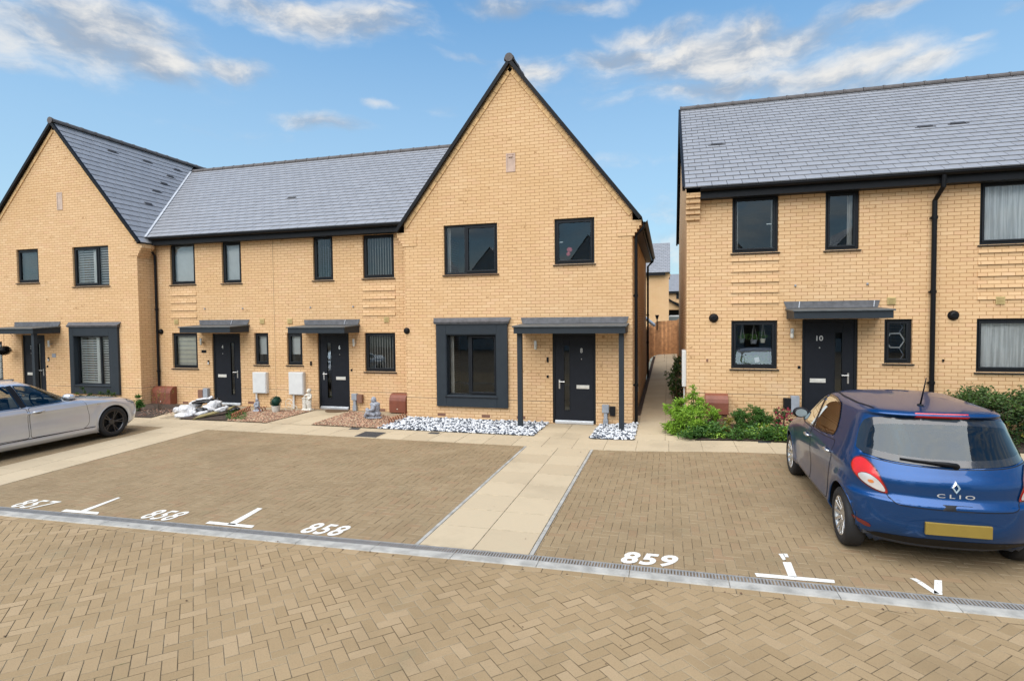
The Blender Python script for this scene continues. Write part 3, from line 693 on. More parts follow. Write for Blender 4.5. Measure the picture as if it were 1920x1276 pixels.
def window(h, rc, Y, lights=((0,1,True),), inside=None, sill=True, set_=.055, glass='glass', handle=None, label=None):
    x0,x1,z0,z1 = rc; y = Y+set_
    b = MB(); W_ = .052
    frame(b, x0, x1, z0, z1, y, y+.07, W_)
    panes = []
    for (f0, f1, opens) in lights:
        a = x0+W_*.0+(x1-x0)*f0; c = x0+(x1-x0)*f1
        a = a if f0 > 0 else x0+W_; c = c if f1 < 1 else x1-W_
        if f0 > 0: b.box(a-.03, a+.03, y, y+.07, z0+W_, z1-W_); a += .03
        if f1 < 1: c -= .03
        zz0, zz1 = z0+W_, z1-W_
        if opens: frame(b, a+.002, c-.002, zz0+.002, zz1-.002, y-.016, y+.05, .042); a += .042; c -= .042; zz0 += .042; zz1 -= .042
        panes.append((a,c,zz0,zz1))
    o = b.build('window', M['anth'], h, bevel=.006)
    if label: o['label'] = label
    for (a,c,d,e) in panes:
        p = MB(); p.quad((a-.005,y+.022,d-.005),(c+.005,y+.022,d-.005),(c+.005,y+.022,e+.005),(a-.005,y+.022,e+.005)); p.build('pane', M[glass], o)
    if sill:
        s = MB(); s.prism([(x0-.035,Y-.042,z0-.034),(x0-.035,Y+set_+.01,z0-.034),(x0-.035,Y+set_+.01,z0-.001),(x0-.035,Y-.042,z0-.014)], (x1-x0+.07,0,0)); s.build('sill', M['anth'], o, bevel=.004)
    iy = y+.15; ix0, ix1, iz0, iz1 = x0+.015, x1-.015, z0+.02, z1-.02
    ib = MB()
    lining = MB(); lining.box(x0-.02,x0,y+.07,y+.3,z0,z1); lining.box(x1,x1+.02,y+.07,y+.3,z0,z1); lining.box(x0-.02,x1+.02,y+.07,y+.3,z0-.03,z0); lining.box(x0-.02,x1+.02,y+.07,y+.3,z1,z1+.02)
    lining.build('reveal_lining', M['plaster'], o)
    if inside == 'shutter':
        n = 2 if len(lights) > 1 else 2
        for k in range(n):
            a, c = ix0+(ix1-ix0)*k/n, ix0+(ix1-ix0)*(k+1)/n; louvres(ib, a+.004, c-.004, iz0, iz1, iy-.045, ang=28)
        ib.build('shutter', M['shutter'], o)
    elif inside == 'roller':
        ib.quad((ix0,iy-.05,iz0+.05),(ix1,iy-.05,iz0+.05),(ix1,iy-.05,iz1),(ix0,iy-.05,iz1)); ib.box(ix0,ix1,iy-.058,iy-.042,iz0+.03,iz0+.055); ib.build('roller_blind', M['blind'], o)
    elif inside == 'half':
        ib.box(ix0,ix1,iy-.052,iy-.046,iz0+.30,iz1); ib.box(ix0,ix1,iy-.058,iy-.042,iz0+.28,iz0+.31); ib.build('roller_blind', M['blind'], o)
    elif inside == 'venetian':
        z = iz0
        while z < iz1: ib.obox(((ix0+ix1)/2,iy-.03,z),((ix1-ix0)/2,0,0),(0,.012,.009),(0,-.001,.001)); z += .024
        ib.build('venetian_blind', M['blindgrey'], o)
    elif inside == 'zebra':
        z = iz0; k = 0
        while z < iz1-.02: ib.quad((ix0,iy-.05,z),(ix1,iy-.05,z),(ix1,iy-.05,min(z+.10,iz1)),(ix0,iy-.05,min(z+.10,iz1))); z += .135
        ib.build('banded_blind', M['zebra'], o); 
        sb = MB(); sb.quad((ix0,iy-.03,iz0),(ix1,iy-.03,iz0),(ix1,iy-.03,iz1),(ix0,iy-.03,iz1)); sb.build('blind_backing', M['curtain'], o)
    elif inside == 'vertical':
        x = ix0+.03; 
        while x < ix1-.02:
            a = R(-50); dx, dy = .040*math.cos(a), .040*math.sin(a); zt = iz1-.03; zb = iz0+.03
            ib.quad((x-dx,iy-dy,zb),(x+dx,iy+dy,zb),(x+dx,iy+dy,zt),(x-dx,iy-dy,zt)); x += .078
        ib.box(ix0,ix1,iy-.02,iy+.02,iz1-.035,iz1); ib.build('vertical_blind', M['curtain'], o)
    elif inside in ('curtains','net','curtainL','sheer'):
        def drape(a, c, zb, zt, amp, fr, yy):
            n = 48; vs = []
            for i in range(n+1):
                x = a+(c-a)*i/n; dy = amp*math.sin(x*fr+math.sin(x*7)*1.3)
                vs += [(x,yy+dy*1.3,zb),(x,yy+dy,zt)]
            ib.add(vs, [(2*i,2*i+2,2*i+3,2*i+1) for i in range(n)])
        if inside == 'net': drape(ix0, ix1, iz0+.03, iz1-.02, .022, 48, iy-.04)
        elif inside == 'curtainL': drape(ix0, ix0+.10, iz0, iz1, .02, 90, iy)
        elif inside == 'sheer': drape(ix1-.16, ix1-.05, iz0+.05, iz1, .02, 80, iy)
        else: drape(ix0, ix0+.12, iz0, iz1, .02, 90, iy); drape(ix1-.10, ix1, iz0, iz1, .02, 90, iy)
        ib.build('net_curtain' if inside == 'net' else 'curtain', M['curtain'] if inside != 'net' else M['net'], o, smooth=True)
    if handle:
        hb = MB(); hx = x0+(x1-x0)*handle[0]; hz = z0+(z1-z0)*handle[1]; hb.box(hx-.05,hx+.05,y+.06,y+.075,hz-.01,hz+.01); hb.build('window_handle', M['steel'], o)
    return o
def net_mat():
    m = NT('net_curtain'); p = m.pos(); m.set((.86,.86,.86), .95, 0., .1)
    t = m.new('ShaderNodeBsdfTransparent'); mx = m.new('ShaderNodeMixShader')
    P_ = m.sep(p); sv = m.new('ShaderNodeVectorMath', operation='MULTIPLY'); m.lk(p, sv.inputs[0]); sv.inputs[1].default_value = (26,26,1.2)
    f = m.ramp(m.noise(1., sv.outputs[0], 3, .5), .35, .65, .02, .34); m.lk(f, mx.inputs[0]); m.lk(m.bsdf.outputs[0], mx.inputs[1]); m.lk(t.outputs[0], mx.inputs[2]); m.lk(mx.outputs[0], m.out.inputs[0]); return m.mat
M['net'] = net_mat()
def door(h, rc, Y, num, hinge='R', set_=.05):
    """composite front door; glazed slot on the lock side. hinge side R means handle on the left"""
    x0,x1,z0,z1 = rc; y = Y+set_; w = .055; mir = hinge == 'L'
    X = lambda f: (x0+(x1-x0)*f) if not mir else (x1-(x1-x0)*f)
    fr = MB(); fr.box(x0,x0+w,y-.012,y+.08,z0,z1); fr.box(x1-w,x1,y-.012,y+.08,z0,z1); fr.box(x0+w,x1-w,y-.012,y+.08,z1-w,z1)
    sa, sb = sorted((X(.255),X(.40))); s0, s1 = z0+.30, z1-.27
    if sa > sb: sa, sb = sb, sa
    frame_x0, frame_x1 = x0+w+.004, x1-w-.004; zb, zt = z0+.075, z1-w-.004
    lf = MB(); lf.box(frame_x0,sa,y,y+.05,zb,zt); lf.box(sb,frame_x1,y,y+.05,zb,zt); lf.box(sa,sb,y,y+.05,zb,s0); lf.box(sa,sb,y,y+.05,s1,zt)
    d = lf.build('door', M['door'], h, bevel=.003)
    fr.build('door_frame', M['anth'], d, bevel=.005)
    g = MB(); g.quad((sa-.01,y+.02,s0-.01),(sb+.01,y+.02,s0-.01),(sb+.01,y+.02,s1+.01),(sa-.01,y+.02,s1+.01)); g.build('glazed_slot', M['glass'], d)
    gb = MB(); frame(gb, sa-.004, sb+.004, s0-.004, s1+.004, y-.008, y+.01, .016); gb.build('glazing_bead', M['anth'], d)
    t = MB(); t.box(x0+w,x1-w,y-.06,y+.06,z0-.005,z0+.055); t.box(x0+w,x1-w,y-.035,y-.005,z0+.055,z0+.075); t.build('threshold', M['alu'], d, bevel=.006)
    hx = X(.155); hz = z0+.97; hb = MB(); hb.box(hx-.016,hx+.016,y-.012,y,hz-.15,hz+.07); s_ = 1 if not mir else -1
    hb.tube([(hx,y-.01,hz+.02),(hx,y-.05,hz+.02),(hx+s_*.13,y-.05,hz+.02)], .011); hb.build('handle', M['steel'], d)
    lx = X(.70); lb = MB(); lb.box(lx-.15,lx+.15,y-.014,y,z0+.83,z0+.915); lb.box(lx-.12,lx+.12,y-.018,y-.012,z0+.852,z0+.893); lb.build('letter_plate', M['letter'], d, bevel=.004)
    nx = X(.67); vs, fs = text_mesh(num, .12, .002, .002); sc_ = .044*max(1,len(num)*.85); nb = MB()
    nb.add([(nx+v.x*sc_*(.62 if len(num)==1 else .85), y-.006+v.z*.3, z1-.40+v.y*.055) for v in vs], fs); nb.build('door_number', M['steel'], d)
    sp = MB(); sp.ell((nx,y-.004,z1-.60), (.013,.006,.013), 6); sp.build('spyhole', M['steel'], d)
    # dark hall behind
    return d
M['letter'] = plain('letter_plate_satin', (.66,.64,.58), .35, .3)
def canopy(h, X0, X1, Y, zt, depth, over_l, over_r, posts=(), flashX=None, seams=(), thick=.13):
    """sloping porch roof on the wall with lead flashing above"""
    fx0, fx1 = flashX or (X0, X1)
    b = MB(); b.prism([(X0,Y,zt-.23),(X0,Y,zt-.045),(X0,Y-depth,zt-.085),(X0,Y-depth,zt-.23)], (X1-X0,0,0))
    c = b.build('canopy', M['surround'], h, bevel=.005)
    t = MB(); t.prism([(X0-.03,Y,zt-.045),(X0-.03,Y-.0,zt-.012),(X0-.03,Y-depth-.03,zt-.058),(X0-.03,Y-depth-.03,zt-.088)], (X1-X0+.06,0,0)); t.build('canopy_top', M['canopytop'], c, bevel=.006)
    f = MB(); n = 14; vs = []
    for i in range(n+1):
        x = fx0+(fx1-fx0)*i/n; e = (rnd.random()-.5)*.014
        xi = x+(.05 if i == 0 else -.05 if i == n else 0)
        vs += [(x,Y-.006,zt+.135),(x*.5+xi*.5,Y-.022-abs(e),zt+.06),(xi,Y-.05+e,zt-.008)]
    f.add(vs, [(3*i+k,3*i+k+1,3*i+k+4,3*i+k+3) for i in range(n) for k in (0,1)]); f.build('flashing', M['lead'], c, smooth=True)
    for sx in seams:
        s = MB(); x = fx0+(fx1-fx0)*sx; s.tube([(x+.02,Y-.02,zt+.13),(x,Y-.055,zt-.0)], .010, 6); s.build('flashing_seal', M['valley'], c)
    for (px, py, pz) in posts:
        p = MB(); p.box(px-.055,px+.055,py-.055,py+.055,pz,zt-.225); p.build('post', M['surround'], c, bevel=.008)
    return c
def surround(h, rc_out, rc_in, Y, zflash):
    x0,x1,z0,z1 = rc_out; a,c,d,e = rc_in; b = MB(); y0 = Y-.07
    b.box(x0,a,y0,Y+.004,z0,z1); b.box(c,x1,y0,Y+.004,z0,z1); b.box(a,c,y0,Y+.004,z0,d); b.box(a,c,y0,Y+.004,e,z1)
    for (p,q,r_,s_) in ((a-.002,a+.018,d,e),(c-.018,c+.002,d,e),(a,c,e-.018,e+.002),(a,c,d-.002,d+.018)): b.box(p,q,y0+.006,Y+.10,r_,s_)
    o = b.build('window_surround', M['surround'], h, bevel=.007)
    f = MB(); f.box(x0-.035,x1+.035,y0-.03,Y,z1+.0,z1+.045); f.prism([(x0-.06,y0-.05,z1+.045),(x0-.06,Y-.002,z1+.045),(x0-.10,Y-.004,z1+.15),(x0-.10,Y-.016,z1+.15)], (0,0,0)) if 0 else None
    n = 10; vs = []
    for i in range(n+1):
        t = i/n; xb = x0-.045+(x1-x0+.09)*t; xt = x0-.085+(x1-x0+.17)*t; k = (rnd.random()-.5)*.01
        vs += [(xb,y0-.036+k,z1+.02),(xb,y0-.045,z1+.05),((xb+xt)/2,Y-.05+k,z1+.10),(xt,Y-.006,z1+.155)]
    f.add(vs, [(4*i+k,4*i+k+1,4*i+k+5,4*i+k+4) for i in range(n) for k in range(3)])
    f.build('flashing', M['lead'], o, smooth=False)
    s = MB(); s.box(a-.03,c+.03,y0-.018,y0+.03,d-.035,d-.012); s.build('sill_strip', M['anth'], o, bevel=.003)
    return o
def slates(b, O, U, V, width, length, region=None, gauge=.236, w=.30, mi=0, phase=0., own=None):
    """overlapping slates on the plane O + u*U + v*V; region: convex uv polygon"""
    O, U, V = Vector(O), Vector(U).normalized(), Vector(V).normalized(); N = U.cross(V).normalized()
    if N.z < 0: N = -N
    reg = ccw(region) if region else [(0,0),(width,0),(width,length),(0,length)]
    rows = int(length/gauge)+1
    for j in range(rows):
        v0 = j*gauge
        st = -(w/2 if j%2 else 0)-phase-(w if own else 0)
        for i in range(int(width/w)+5):
            u0 = st+i*w
            if own and not (own[0] <= u0+w/2 < own[1]): continue
            g = .0042+rnd.random()*.0016
            pl = clip([(u0+g,v0),(u0+w-g,v0),(u0+w-g,v0+gauge+.02),(u0+g,v0+gauge+.02)], reg)
            if len(pl) < 3 or abs(area(pl)) < 1e-3: continue
            k = rnd.uniform(-.0015,.0015); H = lambda q: .022+k-(q[1]-v0)/gauge*.0185+ (rnd.random()-.5)*.0006
            top = [O+U*q[0]+V*q[1]+N*H(q) for q in pl]; bot = [O+U*q[0]+V*q[1]+N*(-.004) for q in pl]; n = len(pl)
            b.add(top+bot, [tuple(range(n))]+[(m,n+m,n+(m+1)%n,(m+1)%n) for m in range(n)], mi)
def ridge(b, a, c, r=.115, mi=0, seg=.46):
    a, c = Vector(a), Vector(c); L = (c-a).length; t = (c-a)/L; n = max(1,int(L/seg)); x = t.cross(Vector((0,0,1))).normalized()
    for i in range(n):
        for (d0, d1, rr) in ((i*L/n, (i+1)*L/n-.004, r), (i*L/n-.0, i*L/n+.05, r+.012)):
            p, q = a+t*d0, a+t*d1; vs = []
            for e in (p,q):
                for k in range(9):
                    an = -R(15)+R(210)*k/8; vs.append(e + x*math.cos(an)*rr + Vector((0,0,1))*math.sin(an)*rr*.92)
            b.add(vs, [(k,k+1,9+k+1,9+k) for k in range(8)]+[tuple(range(9)),tuple(range(9,18))], mi)
def roofvent(h, p, U, V):
    U, V = Vector(U).normalized(), Vector(V).normalized(); N = U.cross(V).normalized(); N = N if N.z > 0 else -N
    b = MB(); b.obox(Vector(p)+N*.02, U*.13, V*.05, N*.012); b.obox(Vector(p)+N*.014-V*.03, U*.2, V*.02, N*.006); b.build('roof_vent', M['slatedark'], h)
def downpipe(h, pts, r=.036, clips=()):
    b = MB(); b.tube(pts, r, 12)
    for z in clips: b.lathe([(r+.002,z-.03),(r+.012,z-.03),(r+.012,z+.03),(r+.002,z+.03)], (pts[-1][0],pts[-1][1],0), 12); b.box(pts[-1][0]-.07,pts[-1][0]+.02,pts[-1][1]-.01,pts[-1][1]+.05,z-.012,z+.012)
    return b.build('downpipe', M['black'], h, smooth=False)
def gutter(h, x0, x1, Y, z):        # half round gutter with fascia and soffit along x in front of a wall at Y
    b = MB(); n = 8; yc = Y-.30; r = .062
    vs = []
    for x in (x0,x1):
        for k in range(n+1): a = pi+pi*k/n; vs.append((x, yc+r*math.cos(a), z+r*math.sin(a)))
    b.add(vs, [(k,k+1,n+1+k+1,n+1+k) for k in range(n)]); b.add([(x0,yc-r-.008,z+.004),(x1,yc-r-.008,z+.004),(x1,yc-r+.004,z+.004),(x0,yc-r+.004,z+.004),(x0,yc-r-.008,z-.02),(x1,yc-r-.008,z-.02)], [(0,1,2,3),(0,4,5,1)])
    for x in (x0,x1): b.poly([(x, yc+r*math.cos(pi+pi*k/n), z+r*math.sin(pi+pi*k/n)) for k in range(n+1)])
    b.build('gutter', M['black'], h, smooth=False)
    f = MB(); f.box(x0,x1,Y-.235,Y-.215,z-.20,z+.02); f.box(x0,x1,Y-.215,Y-.001,z-.20,z-.18); f.build('fascia', M['fascia'], h)
def small_vent(h, u, v, Y):
    p = onY(u,v,Y); b = MB(); b.box(p.x-.075,p.x+.075,Y-.022,Y,p.z-.075,p.z+.075); 
    for k in range(5): b.box(p.x-.055,p.x+.055,Y-.03,Y-.02,p.z-.055+k*.024,p.z-.042+k*.024)
    b.build('wall_vent', M['vent'], h, bevel=.003)
def round_vent(h, u, v, Y, r=.075):
    p = onY(u,v,Y); b = MB(); b.lathe([(.001,-.07),(r*.55,-.07),(r*.8,-.06),(r,-.02),(r+.012,-.02),(r+.012,0)], (p.x,Y,p.z), 20, 'y'); b.build('flue_terminal', M['black'], h, smooth=False)
def wall_lamp(h, u, v, Y):
    p = onY(u,v,Y); b = MB(); b.box(p.x-.03,p.x+.03,Y-.05,Y,p.z-.02,p.z+.02); b.lathe([(.001,.12),(.038,.12),(.038,.03),(.030,.025),(.030,-.08),(.001,-.08)], (p.x,Y-.085,p.z), 14)
    o = b.build('wall_lamp', M['steel'], h); l = MB(); l.lathe([(.0305,.02),(.034,.015),(.034,-.06),(.0305,-.07)], (p.x,Y-.085,p.z), 14); l.build('lamp_lens', M['lampglass'], o)
def nub(h, name, u, v, Y, w, hh, mat, d=.02):
    p = onY(u,v,Y); b = MB(); b.box(p.x-w/2,p.x+w/2,Y-d,Y,p.z-hh/2,p.z+hh/2); return b.build(name, M[mat], h, bevel=.004)
def doorbell(h, u, v, Y, white=False):
    o = nub(h, 'doorbell', u, v, Y, .05, .12, 'black', .025)
    if white: p = onY(u,v,Y); b = MB(); b.box(p.x-.022,p.x+.022,Y-.028,Y-.024,p.z-.055,p.z+.01); b.build('bell_button', M['white'], o)
def airbrick(h, u, v, Y):
    p = onY(u,v,Y); zc = round((p.z-.0375)/.075)*.075+.0375; b = MB(); b.box(p.x-.107,p.x+.107,Y-.004,Y,zc-.032,zc+.032)
    for k in range(6): b.box(p.x-.09+k*.033,p.x-.075+k*.033,Y-.006,Y-.003,zc-.022,zc+.022)
    b.build('air_brick', M['cavity'], h)
def bands(h, x0, x1, z0, z1, Y, mat, step=.225):
    b = MB(); z = math.ceil(z0/.075)*.075
    while z < z1-.07:
        b.prism([(x0,Y,z+.075*2),(x0,Y-.002,z+.075*2),(x0,Y-.022,z+.003),(x0,Y,z+.003)], (x1-x0,0,0)); z += step
    if b.v: b.build('brick_band', mat, h)
def kneeler(h, x, s, Y, zt, mat, name='kneeler', w=.20, dep=.42):
    """corbelled brick block at a gable foot; s=+1 steps out to the right"""
    b = MB(); n = 4
    for k in range(n):
        o = w*(k+1)/n; z = zt-.075*(n+2)+.075*k
        a, c = sorted((x-s*.33, x+s*o)); b.box(a,c,Y-.012,Y+dep,z,z+.075 if k < n-1 else zt-.10)
    return b.build(name, mat, h)
def verge_bricks(b, p0, p1, Y, w=.10, d=.025):
    p0, p1 = Vector((p0[0],0,p0[1])), Vector((p1[0],0,p1[1])); t = (p1-p0); L = t.length; t /= L; nrm = Vector((t.z,0,-t.x)); nrm = nrm if nrm.z < 0 else -nrm
    n = int(L/.225)
    for i in range(n):
        c = p0+t*(L*(i+.5)/n)+nrm*(w/2); b.obox((c.x,Y-d/2+.02,c.z), t*(L/n/2-.005), Vector((0,d/2+.02,0)), nrm*(w/2-.004))

def gable_house(name, label, Y, xL, xR, xa, za, kneeZ, depth, holes, brick, zbase=-.3, zE=4.9, eo=.20, slate_sides=(-1,1), valley=None):
    h = thing(name, label, 'house', ((xL+xR)/2, Y, 0))
    b = MB()
    sR = (za-kneeZ)/(xR+eo-xa); sL = (za-kneeZ)/(xa-xL+eo)
    zR, zL = kneeZ+sR*eo, kneeZ+sL*eo         # roof height over the wall faces
    off = .05
    out = [(xL,zbase),(xR,zbase),(xR,zR-off),(xa,za-off),(xL,zL-off)]
    facade(b, out, zE, holes, Y)
    b.quad((xR,Y,zbase),(xR,Y+depth,zbase),(xR,Y+depth,zR-off),(xR,Y,zR-off)); b.quad((xL,Y,zbase),(xL,Y,zL-off),(xL,Y+depth,zL-off),(xL,Y+depth,zbase))
    b.poly([(xL,Y+depth,zbase),(xL,Y+depth,zL-off),(xa,Y+depth,za-off),(xR,Y+depth,zR-off),(xR,Y+depth,zbase)])
    b.build('wall', brick, h)
    v = MB(); verge_bricks(v, (xa-.0,za-.13), (xR+eo-.20,kneeZ+.20*sR-.13), Y); verge_bricks(v, (xa,za-.13), (xL-eo+.20,kneeZ+.20*sL-.13), Y); v.build('verge_course', M['vergebrick'], h)
    kneeler(h, xR, 1, Y, kneeZ+.06, brick); kneeler(h, xL, -1, Y, kneeZ+.06, brick)
    r = MB()
    for s in slate_sides:
        e = xR+eo if s > 0 else xL-eo
        V = Vector((xa-e,0,za-kneeZ)); L = V.length; U = Vector((0,1,0)); O = Vector((e,Y-.07,kneeZ))
        reg = None
        if valley and s > 0: reg = valley(O, V.normalized(), L)
        slates(r, O, U, V, depth+.1, L, reg)
        und = [O-Vector((0,0,.03)), O+U*(depth+.1)-Vector((0,0,.03)), O+U*(depth+.1)+V-Vector((0,0,.03)), O+V-Vector((0,0,.03))]
        r.poly(und, 1)
        # dark dry verge strip at the front edge
        T = V.normalized(); Nn = Vector((-T.z,0,T.x)); Nn = Nn if Nn.z > 0 else -Nn
        r.obox(O+V/2-Vector((0,.012,0))-Nn*.02, T*(L/2), Vector((0,.035,0)), Nn*.042, 1)
    rf = r.build('roof', [M['slate'],M['verge']], h)
    q = MB(); ridge(q, (xa,Y-.10,za+.0), (xa,Y+depth,za+.0)); q.lathe([(.001,-.012),(.10,-.012),(.10,.03)], (xa,Y-.115,za+.03), 18, 'y'); q.build('ridge', M['ridge'], rf)
    # floors inside
    fl = MB(); fl.box(xL+.1,xR-.1,Y+.35,Y+depth-.1,2.5,2.62); fl.box(xL+.1,xR-.1,Y+.35,Y+depth-.1,4.98,5.05); fl.box(xL+.1,xR-.1,Y+.35,Y+depth-.1,0.0,.05); fl.box(xL+.1,xR-.1,Y+3.6,Y+3.7,.05,5.0); fl.build('interior_floors', M['room'], h)
    return h
M['verge'] = plain('dry_verge', (.007,.007,.008), .5, spec=.18)

# --- middle gabled house -------------------------------------------------------------------------
W8 = {'up2': px2(832,420,932.5,514,YT), 'up1': px2(1039.5,408.5,1114.5,494.5,YT), 'bay': px2(838,626,932.5,742,YT), 'door': px2(1036,624.8,1117,795,YT)}
W8['door'] = (*W8['door'][:2], .01, 2.14)
sur8 = px2(818,607,951.5,763,YT-.07)
h8 = gable_house('brick_house', 'middle brick house with tall plain gable, dark framed bay window and porch on two posts', YT, -6.44, -.775, -3.61, 8.62, 4.74, 8.3, list(W8.values()), M['brickA'])
window(h8, W8['up2'], YT, ((0,.40,False),(.40,1,True)), 'curtainL')
window(h8, W8['up1'], YT, ((0,1,True),), None, handle=(.14,.5))
window(h8, W8['bay'], YT, ((0,.44,False),(.44,1,True)), 'curtainL', glass='glassclear', sill=False)
surround(h8, sur8, W8['bay'], YT, 0)
door(h8, W8['door'], YT, '8', 'R')
cx0, cx1 = onY(979,600,YT).x, onY(1179,600,YT).x
pL, pR = onG(986,801), onG(1152,806)
canopy(h8, cx0+.0, cx1-.02, YT, onY(1077,605,YT).z, .80, 0, 0, [(cx0+.10,YT-.62,0),(cx1-.12,YT-.62,0)], (cx0-.03,cx1-.0))
wall_lamp(h8, 1005.5, 648, YT); doorbell(h8, 1027, 674, YT); nub(h8, 'outside_switch', 1027, 705.5, YT, .05, .06, 'black')
for (u,v) in ((828,778.5),(911,782.5),(977,784.5)): airbrick(h8, u, v, YT)
p = onY(957.5,305,YT); b = MB(); frame(b, p.x-.115,p.x+.115,p.z-.22,p.z+.22,YT-.012,YT+.01,.03); b.box(p.x-.085,p.x+.085,YT-.003,YT+.01,p.z-.19,p.z+.19); b.box(p.x-.05,p.x+.05,YT-.03,YT,p.z+.13,p.z+.165); b.build('plaque', plain('plaque_pinkish', (.50,.36,.28), .8), h8)
p = onY(762,620,YT)
round_vent(h8, 763, 620, YT, .07)
# eaves and pipes of the alley side
b = MB(); xe_ = -.775+.20
vs = []
for y in (YT-.05, YT+8.3):
    for k in range(9): a = pi+pi*k/8; vs.append((xe_+.07+.062*math.cos(a), y, 4.70+.062*math.sin(a)))
b.add(vs, [(k,k+1,10+k,9+k) for k in range(8)]); b.box(-.575,-.56,YT+.45,YT+8.3,4.52,4.72); b.box(-.775,-.56,YT+.45,YT+8.3,4.52,4.54); b.build('gutter', M['black'], h8)
downpipe(h8, [(xe_+.06,YT+.06,4.66),(xe_+.05,YT+.06,4.55),(-.70,YT+.10,4.36),(-.70,YT+.10,.02)], .038, (3.0,.95))
downpipe(h8, [(xe_+.06,YT+8.1,4.66),(xe_+.05,YT+8.1,4.55),(-.70,YT+8.05,4.36),(-.70,YT+8.05,.3)], .036, (2.6,1.6))
b = MB(); b.box(-.775,-.755,YT+1.75,YT+2.15,.55,1.2); b.build('meter_door', M['white'], h8)

# --- terrace of two ------------------------------------------------------------------------------
def XW(u): return onY(u,520,YW).x
xT0, xTm, xT1 = -15.32, onY(515,620,YW).x, -6.46
RY = 18.2; EZ = 5.06; RZ = 8.40; EY = YW-.32
def terrace(name, label, x0, x1, holes, ridge_cut=None):
    h = thing(name, label, 'house', ((x0+x1)/2, YW, 0)); b = MB()
    facade(b, [(x0,-.3),(x1,-.3),(x1,4.95),(x0,4.95)], 4.95, holes, YW)
    yb = 2*RY-YW; b.quad((x0,yb,-.3),(x1,yb,-.3),(x1,yb,4.95),(x0,yb,4.95)); b.quad((x0+.02,YW+.3,-.3),(x0+.02,yb,-.3),(x0+.02,yb,4.95),(x0+.02,YW+.3,4.95)); b.quad((x1-.02,YW+.3,-.3),(x1-.02,yb,-.3),(x1-.02,yb,4.95),(x1-.02,YW+.3,4.95))
    b.build('wall', M['brickA'], h)
    fl = MB(); fl.box(x0+.1,x1-.1,YW+.35,yb-.1,2.5,2.62); fl.box(x0+.1,x1-.1,YW+.35,yb-.1,4.97,5.02); fl.box(x0+.1,x1-.1,YW+.35,yb-.1,0.0,.05); fl.box(x0+.1,x1-.1,YW+3.6,YW+3.7,.05,4.95); fl.build('interior_floors', M['room'], h)
    return h
W4 = [px2(318.8,455,365.5,533,YW), px2(415.7,453,452,530.5,YW), px2(323.5,624,370.5,690,YW), px2(477.2,624,503.5,683.5,YW), (onY(399,690,YW).x, onY(451.5,690,YW).x, .01, 2.15)]
h4 = terrace('brick_house', 'terraced brick house behind the white sacks, with cream banded blind beside its door', xT0, xTm-.004, W4)
window(h4, W4[0], YW, inside='roller'); window(h4, W4[1], YW, inside='roller'); window(h4, W4[2], YW, inside='zebra'); window(h4, W4[3], YW, inside='half')
door(h4, W4[4], YW, '4', 'L')
W6 = [px2(586.8,441,624,525,YW), px2(680,439,738.5,521,YW), px2(538.2,624,567,684,YW), px2(684,623.5,741.5,696.5,YW), (onY(596.5,690,YW).x, onY(655,690,YW).x, .01, 2.15)]
h6 = terrace('brick_house', 'terraced brick house beside the middle gable, with vertical blinds and white cherub by its door', xTm+.004, xT1, W6)
window(h6, W6[0], YW, inside='vertical'); window(h6, W6[1], YW, inside='vertical'); window(h6, W6[2], YW, inside='half'); window(h6, W6[3], YW, inside='vertical')
door(h6, W6[4], YW, '6', 'R')
for (hh, f0, f1, s0, s1, seam) in ((h4,373.7,468,345,465,.66),(h6,570,675.3,547,668,.74)):
    zt = onY(f0+40, 608, YW).z
    canopy(hh, onY(f0,600,YW).x+.02, onY(f1,600,YW).x-.03, YW, zt-.0, .75, 0, 0, (), (onY(f0,600,YW).x,onY(f1,600,YW).x), (seam,))
gutter(h4, xT0+.25, xTm-.002, YW, EZ-.03); gutter(h6, xTm+.002, xT1-.12, YW, EZ-.03)
b = MB(); b.box(xTm-.006,xTm+.006,YW-.002,YW+.01,0,4.84); b.build('movement_joint', plain('joint_sealant', (.26,.16,.08), .9), h6)
for hh, x0, x1, y in ((h4, W4[0][0]-.02, W4[0][1]+.02, 0),(h6, W6[1][0]-.02, W6[1][1]+.02, 0)): bands(hh, x0, x1, 2.62, 3.55, YW, M['brickA'])
for (hh,u,v) in ((h4,331,603),(h4,492,602),(h6,544,602),(h6,725,599)): small_vent(hh,u,v,YW)
for (hh,u,v) in ((h4,384.5,578.5),(h4,455.5,578),(h6,582.5,576),(h6,662.5,574.5)): nub(hh,'tie_bolt',u,v,YW,.035,.04,'grey',.03)
round_vent(h4, 302.5, 621.5, YW, .07)
wall_lamp(h4, 381, 641, YW); wall_lamp(h6, 666.5, 643, YW); nub(h4,'house_number_sign',382.5,658.5,YW,.17,.085,'black',.012); doorbell(h4,391.5,679,YW,True); doorbell(h6,583.5,681,YW); nub(h6,'outside_switch',659.5,693.5,YW,.05,.06,'black'); nub(h4,'outside_switch',297,676,YW,.04,.05,'black')
for (hh,u,v) in ((h4,348,755),(h6,716,766),(h4,471,754)): airbrick(hh,u,v,YW)
slope = (RZ-EZ)/(RY-EY)
